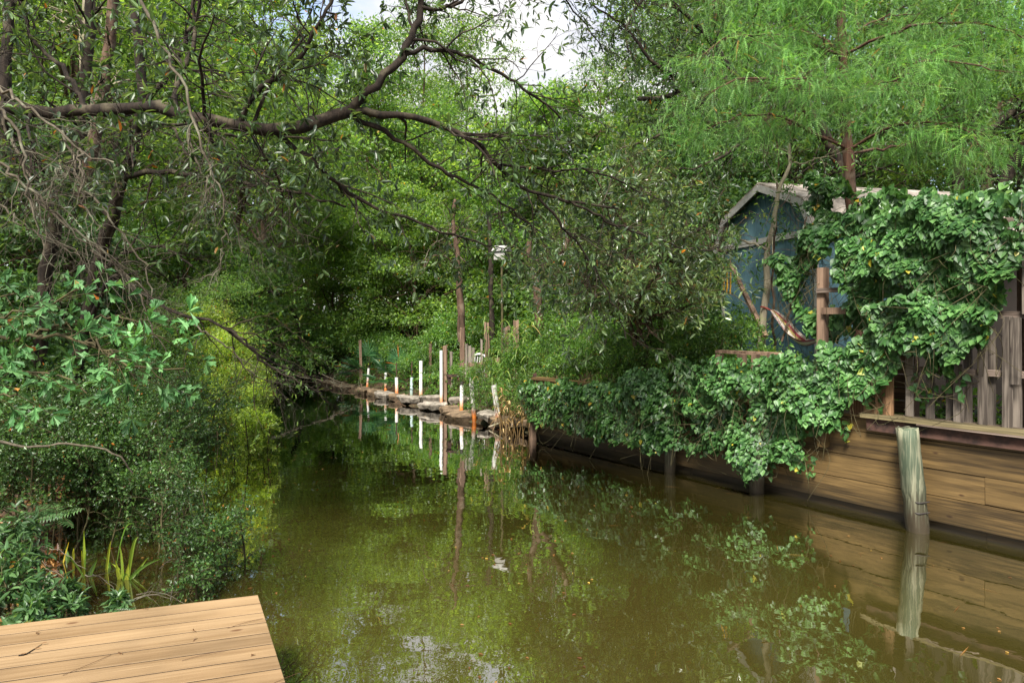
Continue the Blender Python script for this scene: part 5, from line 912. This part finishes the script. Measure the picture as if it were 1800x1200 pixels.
v5 = [(1430, 300), (1500, 320), (1570, 350), (1590, 400), (1560, 420), (1500, 410), (1460, 440), (1440, 420), (1440, 360)]
vine('loose vine climbing the cypress trunk over the shed roof', [blanket([(1480, 338), (1600, 336), (1620, 400), (1500, 412)], 700, -1.7, .4, .07, seed=47, hole=.35), blanket(v5, 1700, -1.6, .5, .08, seed=41, hole=.42), blanket([(1560, 340), (1700, 335), (1830, 335), (1830, 385), (1700, 385), (1570, 400)], 1500, -1.5, .5, .085, seed=43, hole=.3)], 'ivy', 20)
# ivy and scrambling plants on the mound behind the wall top
def lump(name, label, cat, C, Rr, n, ls, tmpl, mat, grp=None, flat=.7, wid=1.0, shell=.4, up=.8, drop=.35, stems=True):
    C = np.asarray(C, float); Rr = np.asarray(Rr, float); b = C.mean(0).copy(); b[2] = float(gz(b[0], b[1])); rt = thing(name, label, cat, b, 0, grp); p, d = cloud(C, Rr, n, flat, shell); D, N = orient(d, up, drop)
    g = C.copy(); g[:, 2] = np.minimum(gz(g[:, 0], g[:, 1]), g[:, 2]-.3)-.05; g[:, :2] += (b[:2]-g[:, :2])*.35; S = np.array([curve([g[i], (g[i]+C[i])/2+.08*rng.normal(size=3), C[i]+(0, 0, Rr[i]*.3)], 10) for i in range(len(C))])
    SR = np.full(S.shape[:2], .009); T1, U1 = spawn(S, SR, 12, t=(.4, 1), ang=55, ln=np.array(Rr)*1.35, K=7, rs=.6, rmin=.003, grav=-.03, wob=.22); T2, U2 = spawn(T1, U1, 7, t=(.15, 1), ang=50, ln=float(Rr.mean())*.65, rs=.6, rmin=.0016, wob=.22, grav=-.04)
    ns = max(3, int(n*.62/len(T2))); w = min(3, ns-1); q, D2, N2 = leafsites(T2, ns-w, t0=.1, out=.8, whorl=w); k = rng.random(n) < .38; p, D, N = np.concatenate([p[k], q]), np.concatenate([D[k], D2]), np.concatenate([N[k], N2])
    m = MB(); m.leaves(p, D, N, ls*(.5+.9*rng.random(len(p))), tmpl, wid=wid); m.build('foliage', M[mat], rt)
    if stems: m = MB(); m.tubes(S, SR, 5); m.tubes(T1, U1, 4); m.tubes(T2, U2, 3); m.build('stems', M['stem'], rt, True)
    return rt
def scat(px, d, r, k=1, jit=.0): return [P(x, y, d_) for x, y, d_, _ in px], [r_ for *_, r_ in px]
def L4(name, label, cat, pts, n, ls, tmpl, mat, **k): C = [P(x, y, d) for x, y, d, r in pts]; return lump(name, label, cat, C, [r for *_, r in pts], n, ls, tmpl, mat, **k)
MG = 'leafy mounds on the right bank'
L4('ivy_mound', 'large leafy mound behind the ivy at the far end of the wall', 'bush', [(1000, 640, 12.6, .5), (1060, 630, 12.2, .6), (1120, 640, 11.6, .6), (1030, 590, 13.4, .6), (1090, 590, 12.8, .6), (1130, 600, 12, .5), (985, 610, 13.8, .5), (1160, 620, 11.4, .5)], 15000, .058, T_O, 'bush', grp=MG)
L4('ivy_mound', 'rounded bright green mound sloping down to the ivy in the middle of the wall', 'bush', [(1060, 600, 11.6, .5), (1105, 590, 11.2, .5), (1150, 600, 10.8, .48), (1190, 612, 10.4, .42), (1130, 630, 10.7, .45), (1170, 645, 10.2, .38), (1090, 640, 11.2, .4), (1020, 620, 12.2, .45)], 16000, .052, T_D, 'bush', grp=MG)
L4('bramble_bush', 'bright green scrambling bush left of the hammock above the handrail', 'bush', [(1190, 640, 10.4, .45), (1230, 620, 10, .42), (1270, 600, 9.8, .4), (1310, 590, 9.6, .35), (1340, 625, 9.4, .25), (1215, 600, 10.6, .4), (1290, 575, 10, .3), (1260, 640, 9.6, .3), (1390, 640, 9, .2)], 13000, .055, T_D, 'bush', grp=MG)
L4('fennel_clump', 'bright green feathery weeds between the rightmost pipes and the reeds', 'bush', [(840, 690, 14.6, .35), (865, 680, 14.6, .35), (900, 690, 13.8, .4), (925, 700, 13.2, .35), (900, 655, 14.8, .45), (850, 655, 15.4, .35), (940, 670, 13.2, .4), (960, 640, 13.6, .45), (815, 660, 16, .3)], 14000, .05, T_D, 'bush', grp=MG, wid=.8)
L4('weed_clump', 'low yellow green weeds before the white plastic chair', 'bush', [(800, 656, 16.4, .2), (835, 664, 16.0, .2), (875, 650, 15.8, .25), (760, 668, 17.4, .25), (905, 640, 15, .35), (930, 620, 14.6, .4)], 9000, .05, T_O, 'bush', grp=MG)
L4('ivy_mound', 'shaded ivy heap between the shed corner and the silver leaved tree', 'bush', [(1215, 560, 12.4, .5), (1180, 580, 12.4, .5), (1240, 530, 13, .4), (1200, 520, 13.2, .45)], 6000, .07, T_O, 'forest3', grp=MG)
# ---------- reeds
def reed(label, px, mat='grass', nb=9, nc=7, h=1.6, spread=.35, dry=False, bl=.55):
    x, y, d = px; b = P(x, y, d); b[2] = float(gz(b[0], b[1])) if not dry else max(0.0, float(gz(b[0], b[1]))); rt = thing('reed_clump', label, 'reeds', b, 0, 'reeds on the right bank'); st, bl_ = [], MB()
    for c in range(nc):
        o = b+np.array([rng.normal()*spread*.5, rng.normal()*spread*.4, 0]); hh = h*(.6+.5*rng.random()); tip = o+np.array([rng.normal()*.18, rng.normal()*.1, hh]); A = curve([o, (o+tip)/2+rng.normal(size=3)*.04, tip], 10); st.append(A)
        n = 3 if dry else nb; t = rng.uniform(.3, 1, n); p0 = np.array([A[int(q*9)] for q in t]); az = rng.random(n)*6.28; dr = np.stack([np.cos(az), np.sin(az), .0*az], -1)
        for j in range(n):
            L0 = bl*(.6+.6*rng.random()); u_ = np.linspace(0, 1, 7); lift = .9+.4*rng.random(); cen = p0[j]+dr[j]*(u_*L0*.75)[:, None]+np.array([0, 0, 1.])*((lift*u_-1.15*u_**2)*L0)[:, None]; sd = unit(np.cross(dr[j], (0, 0, 1))); w = .013*np.sin(np.pi*(.12+.88*u_))[:, None]+.001
            V = np.concatenate([cen-sd*w, cen+sd*w]); bl_.add(V, quads=[(i, i+1, i+8, i+7) for i in range(6)], rq=np.full(6, rng.random()))
    bl_.build('blades', M[mat], rt); m = MB(); st = np.array(st); m.tubes(st, np.linspace(.011, .004, 10)[None]+0*st[..., 0], 5); m.build('canes', M['straw' if dry else 'grass'], rt, True); return rt
reed('tall reed clump with arching blades wrapping the pair of brown posts', (884, 640, 15.4), h=1.9, nc=12, spread=.8)
reed('tall reed clump in front of the dark forked trunk', (960, 620, 14.4), h=1.9, nc=8, spread=.7)
reed('reeds rising beside the tall right brown post', (915, 660, 14.8), h=1.5, nc=9, spread=.6)
reed('reed with arching blades at the foot of the blue shed corner', (1265, 620, 10.6), h=1.25, nc=4, spread=.3, bl=.5)
reed('dry straw reeds standing in the water at the corner of the timber wall', (925, 760, 12.9), 'straw', h=.9, nc=26, spread=.5, dry=True, bl=.3)
reed('dry bent reeds right behind the leaning mottled pipe', (900, 745, 13.4), 'straw', h=.6, nc=16, spread=.4, dry=True, bl=.25)
# ---------- palmettos
def palmetto(label, x, y, d, s=1.0, nf=12):
    b = P(x, y, d); b[2] = float(gz(b[0], b[1])); rt = thing('palmetto', label, 'palm', b, 0, 'palmettos on the far bank'); m = MB(); S = []
    for f in range(nf):
        az = f/nf*6.28+rng.normal()*.3; el = R(rng.uniform(15, 80)); L0 = s*(.55+.3*rng.random()); dr = np.array([math.cos(az)*math.cos(el), math.sin(az)*math.cos(el), math.sin(el)]); hub = b+dr*L0; S.append(curve([b, b+dr*L0*.5+(0, 0, .03), hub], 6))
        sd = unit(np.cross(dr, (0, 0, 1))); n = 15; a = np.linspace(-1.5, 1.5, n); bd = unit(dr[None]*np.cos(a)[:, None]+sd[None]*np.sin(a)[:, None]+np.array([0, 0, -.12])); nrm = np.cross(sd, dr)
        for j in range(n):
            l = s*.5*(1-.25*abs(a[j])/1.5); w_ = unit(np.cross(nrm, bd[j]))*.014*s; tip = hub+bd[j]*l+(0, 0, -.10*l); mid = hub+bd[j]*l*.55
            m.add([hub, mid-w_, tip, mid+w_], tris=[(0, 1, 2), (0, 2, 3)], rt=np.full(2, rng.random()))
    m.build('fronds', M['palm'], rt); m = MB(); S = np.array(S); m.tubes(S, np.full(S.shape[:2], .009*s), 5); m.build('stalks', M['stem'], rt, True)
palmetto('fan leaved palmetto beside the leaning brown post at the bank end', 652, 650, 21.6, 1.15, 16)
palmetto('fan leaved palmetto behind the short pipe with a dark rod', 702, 652, 19.8, 1.0, 14)
palmetto('small palmetto touching the water at the foot of the leaning post', 628, 668, 22.2, .75, 10)
palmetto('pale fan leaved palmetto among dark shrubs at the far bend', 600, 560, 27, 1.2, 14)
# ================================================================== LEFT BANK, NEAR
LG = 'bushes on the near left bank'
# water oak branch with big lobed leaves
wo_ = thing('water_oak_branch', 'leafy branch with big blue green lobed leaves reaching in from the left edge', 'branch', P(-120, 640, 4.4))
mb = MB(); A, Rr = limbs(mb, [([(-160, 620, 4.5), (-40, 600, 4.4), (60, 590, 4.3), (150, 600, 4.2), (230, 640, 4.2), (330, 650, 4.3)], .016, .005), ([(-160, 620, 4.5), (0, 560, 4.3), (80, 540, 4.2), (150, 500, 4.2)], .012, .004), ([(-160, 620, 4.5), (20, 650, 4.1), (110, 665, 4.0), (150, 690, 4.0)], .012, .004), ([(-160, 620, 4.5), (0, 520, 4.6), (60, 525, 4.5), (110, 545, 4.4)], .01, .004), ([(60, 590, 4.3), (150, 560, 4.3), (220, 560, 4.3), (290, 600, 4.3)], .01, .004), ([(-160, 620, 4.5), (-20, 690, 4.0), (40, 690, 3.9)], .01, .004), ([(150, 600, 4.2), (200, 620, 4.1), (240, 670, 4.1)], .008, .004)], 18, 7)
T1, U1 = spawn(A, Rr, 15, t=(.1, 1), ang=48, ln=.34, K=5, rs=.5, rmin=.0022); mb.tubes(T1, U1, 5); mb.build('twigs', M['stem'], wo_, True)
p, D, N = leafsites(T1, 3, t0=.4, out=.8, droop=-.12, whorl=7); N = unit(np.array([.15, -.55, .8])+.4*rng.normal(size=N.shape)); m = MB(); m.leaves(p, D, N, .096*(.5+.7*rng.random(len(p))), T_K, wid=1.0); m.build('leaves', M['wateroak'], wo_)
wl_ = [(480, 500, 7.4), (440, 520, 7.3)]
# drooping leafy branch over the far water (pale leaves)
sp = thing('low_branch', 'thin leafy branch hanging low over the water before the far bend', 'branch', P(400, 575, 7.3)); mb = MB(); A, Rr = limbs(mb, [([(390, 575, 7.3), (450, 590, 7.5), (510, 620, 7.8), (545, 660, 8)], .010, .004), ([(390, 575, 7.3), (480, 560, 7.8), (530, 600, 8), (560, 640, 8.2)], .01, .004)], 14, 6)
T1, U1 = spawn(A, Rr, 12, ang=50, ln=.5, K=6, rs=.5, rmin=.002); T2, U2 = spawn(T1, U1, 4, ang=50, ln=.22, rs=.6, rmin=.0015); mb.tubes(T1, U1, 4); mb.tubes(T2, U2, 3); mb.build('twigs', M['stem'], sp, True); p, D, N = leafsites(T2, 3, whorl=3); m = MB(); m.leaves(p, D, N, .05*(.6+.7*rng.random(len(p))), T_L, wid=1.5); m.build('leaves', M['bush'], sp)
# fine leaved holly bushes
L4('holly_bush', 'dark fine leaved bush below the lobed leaves on the left', 'bush', [(40, 760, 6.6, .5), (120, 760, 6.8, .5), (190, 770, 7.0, .5), (60, 720, 7.2, .5), (230, 730, 7.4, .5), (260, 790, 7, .42), (0, 800, 6.6, .42), (150, 700, 7.4, .5), (300, 740, 7.8, .45), (-60, 740, 6.6, .6), (210, 690, 8, .5), (290, 690, 8.6, .5)], 42000, .030, T_O, 'yaupon', grp=LG, shell=.2, flat=.75)
L4('holly_bush', 'fine leaved bush hanging over the muddy bank at the left edge', 'bush', [(20, 840, 6.4, .42), (90, 830, 6.6, .4), (-40, 860, 6.2, .4), (160, 840, 6.7, .36), (60, 800, 6.2, .3), (230, 860, 6.6, .34), (130, 800, 6.4, .34)], 18000, .028, T_O, 'yaupon', grp=LG, shell=.2)
L4('holly_bush', 'fine leaved branches reaching right over the shallow water beside the deck', 'bush', [(300, 830, 6.6, .34), (340, 870, 6.2, .3), (310, 885, 6.1, .22), (360, 920, 5.9, .26), (400, 930, 5.8, .2), (330, 950, 5.7, .2), (265, 835, 6.8, .26), (360, 990, 5.5, .15), (345, 1020, 5.3, .13), (420, 905, 6.0, .16), (210, 830, 7, .3), (395, 965, 5.7, .14)], 12000, .028, T_O, 'yaupon', grp=LG, shell=.15, flat=.7)
L4('holly_bush', 'fine leaved bush in the shade further along the left shore', 'bush', [(330, 690, 9.4, .5), (380, 720, 9.2, .45), (300, 720, 9, .5), (260, 650, 10, .6), (340, 760, 8.6, .4)], 16000, .034, T_O, 'yaupon', grp=LG, shell=.2)
L4('yellow_bush', 'yellow green bush hanging over the water in the middle of the left shore', 'bush', [(440, 700, 11.6, .38), (405, 690, 11.8, .42), (370, 670, 12, .45), (420, 660, 12.2, .4), (455, 725, 11.3, .22), (470, 735, 11.2, .14), (380, 620, 12.6, .5), (400, 590, 13, .45), (430, 625, 12.8, .35), (460, 650, 12.6, .2), (370, 560, 13.4, .5), (450, 690, 11.2, .25), (430, 735, 10.8, .22), (475, 745, 11, .12), (390, 740, 10.6, .3), (440, 650, 11.6, .3), (410, 600, 11.8, .4)], 34000, .048, T_D, 'yellow', grp=LG, shell=.2, wid=1.1)
L4('grey_green_bush', 'grey green bush above the yellow one on the left bank', 'bush', [(340, 540, 14, .6), (400, 520, 15, .7), (280, 560, 13, .6), (300, 610, 11.6, .6), (230, 600, 11, .6), (450, 500, 18, .8)], 22000, .05, T_D, 'forest2', grp=LG, shell=.2)
for lb, pts, n in [('blue green leafy shrub at the lower left edge beside the deck', [(10, 950, 4.9, .16), (40, 930, 5, .14), (20, 990, 4.7, .15), (50, 970, 4.9, .13), (-20, 1010, 4.5, .2), (20, 1040, 4.4, .13)], 1300), ('low blue green shrub touching the back edge of the deck', [(80, 1050, 4.5, .11), (105, 1040, 4.6, .08), (60, 1070, 4.35, .08), (125, 1065, 4.5, .05)], 500), ('small sprig of blue green leaves by the middle of the deck edge', [(208, 1050, 4.7, .04)], 60)]:
    L4('laurel_shrub', lb, 'bush', pts, n, .07, T_L, 'laurel', grp=LG, shell=.2, flat=.8, wid=1.1)
# pinnate fern like sprigs
def fern(label, pts, sz, mat='laurel'):
    rt = thing('fern', label, 'fern', P(*pts[0][0]), 0, 'ferny sprigs by the deck'); m = MB(); S = []; Pp = []; Dd = []
    for a, b in pts: A, B = P(*a), P(*b); Pp.append(A); Dd.append(B-A)
    Pp = np.array(Pp); Dd = np.array(Dd); N = unit(np.array([0, -.5, .9])+.2*rng.normal(size=Pp.shape)); m.leaves(Pp, Dd, N, np.linalg.norm(Dd, axis=1), _frond(9, .24, .045, .05, .0), rnd=.9*rng.random(len(Pp)), wid=1.0)
    m.build('leaflets', M[mat], rt); g = Pp.mean(0); g[2] = max(0, float(gz(g[0], g[1]))); m = MB(); S = np.array([curve([g, (g+q)/2+(0, 0, .03), q, q+dd*.95], 9) for q, dd in zip(Pp, Dd)]); m.tubes(S, np.full(S.shape[:2], .002), 4); m.build('stalks', M['stem'], rt)
fern('bright feather leaved sprig above the water plants at the left', [((105, 905, 6.2), (35, 900, 6.2)), ((105, 905, 6.2), (60, 885, 6.4)), ((105, 905, 6.2), (150, 892, 6.2)), ((105, 910, 6.2), (130, 925, 6)), ((100, 905, 6.2), (90, 880, 6.4)), ((110, 905, 6.1), (55, 915, 6))], 1)
fern('small feather leaved sprig at the back edge of the deck', [((235, 1076, 4.5), (200, 1070, 4.5)), ((215, 1078, 4.5), (240, 1064, 4.6))], 1)
# strap leaved water plants
def iris(label, x, y, blades):
    d = HC*F/(y-HZ); b = P(x, y, d); rt = thing('water_plant', label, 'plant', b, 0, 'strap leaved plants standing in the shallows'); m = MB()
    for dx, dy, bend, w in blades:
        t = P(x+dx, y+dy, d)-b; u_ = np.linspace(0, 1, 9)[:, None]; o = rng.normal(size=3)*.03*(1, 1, 0); c = b+o-(0, 0, .05)+t*u_+np.array([0, 0, bend*.35])*np.sin(np.pi*u_)*1.0+np.array([0, rng.normal()*.08, 0])*u_; sd = unit(np.cross(t, (rng.normal()*.4, -1, 0))); ww = w*np.sin(np.pi*(.25+.72*u_))*1.0
        V = np.concatenate([c-sd*ww, c, c+sd*ww]); V[9:18] += np.array([0, .006, 0]); q = [(i, i+1, i+10, i+9) for i in range(8)]+[(i+9, i+10, i+19, i+18) for i in range(8)]; m.add(V, quads=q, rq=np.full(16, rng.random()))
    m.build('blades', M['iris'], rt)
iris('yellowing strap leaved plant left of the others in the shallows', 112, 985, [(12, -45, 0, .016), (-15, -25, .05, .012), (18, -38, .05, .012), (-6, -30, 0, .012), (5, 22, 0, .012)])
iris('upright strap leaved plant in the middle of the shallow water', 155, 1008, [(-3, -85, 0, .013), (25, -42, .02, .018), (-18, -55, .1, .01), (12, -60, 0, .011), (-22, -35, .05, .011), (5, -50, 0, .012)])
iris('largest strap leaved plant with long arching blades near the deck', 222, 1018, [(75, -52, .12, .012), (12, -78, .35, .014), (-5, -45, 0, .014), (25, -40, 0, .012), (-30, -35, .1, .012), (3, -38, 0, .017), (40, -20, .25, .009), (-15, -65, .1, .01), (18, -30, 0, .015)])
iris('small strap leaved plant beside the largest one in the shallows', 190, 1000, [(12, -62, .1, .011), (-8, -20, 0, .01), (-14, -30, .1, .009), (30, -85, .45, .011)])
tw = thing('fallen_twigs', 'pale bare twigs lying in the shallow water behind the deck', 'twigs', P(260, 1050, 5.0)); mb = MB(); gA = []
for x0, y0, x1, y1 in ((200, 1068, 330, 1040), (225, 1062, 300, 1050), (150, 1010, 205, 1040), (300, 1055, 310, 1010), (280, 1000, 320, 985), (60, 1000, 130, 1030), (240, 1045, 330, 1060), (70, 960, 150, 1000), (100, 1030, 70, 985)):
    a = G_ = P(x0, y0, (HC-.06)*F/(y0-HZ)); b_ = P(x1, y1, (HC-.08)*F/(y1-HZ)); gA.append(curve([a, (a+b_)/2+(0, 0, .05), b_], 8, .006))
gA = np.array(gA); gR = np.linspace(.005, .002, 8)[None]+0*gA[..., 0]; T1, U1 = spawn(gA, gR, 3, ln=.25, rs=.6, rmin=.0012, grav=0); mb.tubes(gA, gR, 5); mb.tubes(T1, U1, 3); mb.build('twigs', M['twig'], tw, True)
# long bare stem arching on the left
mb = MB(); A, Rr = limbs(mb, [([(-60, 770, 6.0), (0, 778, 6.0), (50, 784, 6.0), (120, 780, 6.0), (160, 785, 6.0), (210, 802, 6.0), (235, 830, 6.1)], .013, .007)], 24, 7, .006); tag(mb.build('bare_branch', M['twig'], smooth=True), 'bare brown branch arching level through the dark fine leaved bush', 'branch')
# roots / twig fringe at the far left waterline
dead('tangle of dark dead roots and twigs at the far bend waterline', [([(470, 640, 18), (520, 660, 18), (570, 668, 18.5), (620, 680, 19)], .02, .008), ([(560, 655, 19), (600, 672, 19), (640, 682, 19.5)], .016, .006)], 12, .7, 4, .3)
# ================================================================== SMALL STUFF
def floaters(name, n, label, mat, ls, tmpl, cond, L=None, wid=1.0, yr=(3, 24)):
    d = rng.uniform(yr[0]**.6, yr[1]**.6, n*4)**(1/.6); x = rng.uniform(-.8, .85, n*4)*d; k = (bankR(x, d) < -.06) & (bankL(x, d) < -.1) & cond(x, d) & ~((x < 1.0-(d*.42)) & (d < 4.7) & (x < -.1+0*d)); x, d = x[k][:n], d[k][:n]
    az = rng.random(len(x))*6.28; D = np.stack([np.cos(az), np.sin(az), 0*az], -1); N = np.array([0, 0, 1.])+.06*rng.normal(size=(len(x), 3)); m = MB(); m.leaves(np.stack([x, d, 0*x+.005], -1), D, N, ls*(.5+.9*rng.random(len(x))), tmpl, wid=wid); tag(m.build(name, M[mat]), label, 'leaves', kind='stuff')
floaters('floating_leaves', 420, 'small tan leaves floating scattered on the canal surface', 'litter', .032, T_O, lambda x, y: (vnoise(x*.9, y*.9, 2) > .48))
floaters('floating_needles', 46, 'orange brown pine needles floating near the timber wall', 'litter', .16, ([(0, 0, 0), (.5, .012, 0), (1, 0, 0), (.5, -.012, 0)], [(0, 2, 1), (0, 3, 2)]), lambda x, y: bankR(x, y) > -2.6, yr=(3, 9))
# bits on the deck
db = thing('deck_twig', 'small curled dry twig lying on the left of the deck', 'twig', P(45, 1150, 3.6)*(1, 1, 0)+(0, 0, DZ))
def on_deck(x, y): d = (HC-DZ-.004)*F/(y-HZ); return P(x, y, d)
mb = MB(); mb.tubes(curve([on_deck(33, 1151), on_deck(42, 1150), on_deck(55, 1143), on_deck(74, 1131)], 8), np.linspace(.004, .0015, 8), 5); mb.build('stem', M['bark'], db)
mb = MB(); q = np.array([on_deck(35, 1151), on_deck(60, 1141), on_deck(72, 1132)])+(0, 0, .004); mb.leaves(q, np.array([(1, .3, .2), (1, .5, .1), (1, .2, .3)]), np.array([(0, 0, 1.)]*3), .03, T_L); mb.build('leaves', M['litter'], db)
for i, (x, y, lb) in enumerate([(343, 1123, 'dark crumb of bark on the middle of the deck'), (342, 1110, 'tiny dry leaf scrap behind the bark crumb on the deck'), (64, 1113, 'dark scrap near the back edge on the left of the deck'), (445, 1150, 'tiny dark scrap near the right edge of the deck'), (255, 1070, 'dark scrap on the rear plank of the deck'), (210, 1147, 'curled dry leaf on the middle plank of the deck')]):
    m = MB(); p = on_deck(x, y); m.leaves(np.repeat(p[None], 4, 0)+.006*rng.normal(size=(4, 3))*(1, 1, .2)+(0, 0, .004), rdir(4)*(1, 1, .4), np.array([0, 0, 1.])+.3*rng.normal(size=(4, 3)), .02, T_L, rnd=np.full(4, .1)); tag(m.build('leaf_scrap', M['litter']), lb, 'leaf scrap')
for x0, y0, x1, y1, lb in [(110, 1186, 195, 1150, 'long curved pine needle across the middle of the deck'), (400, 1103, 462, 1086, 'thin pine needle near the far right corner of the deck'), (320, 1160, 395, 1143, 'thin pine needle right of the knots on the deck'), (480, 1200, 530, 1180, 'orange pine needle poking past the right edge of the deck')]:
    a, b_ = on_deck(x0, y0), on_deck(x1, y1); mb = MB(); mb.tubes(curve([a, (a+b_)/2+(.02, .015, .004), b_], 10), np.full(10, .0011), 4); tag(mb.build('pine_needle', M['litter']), lb, 'pine needle')
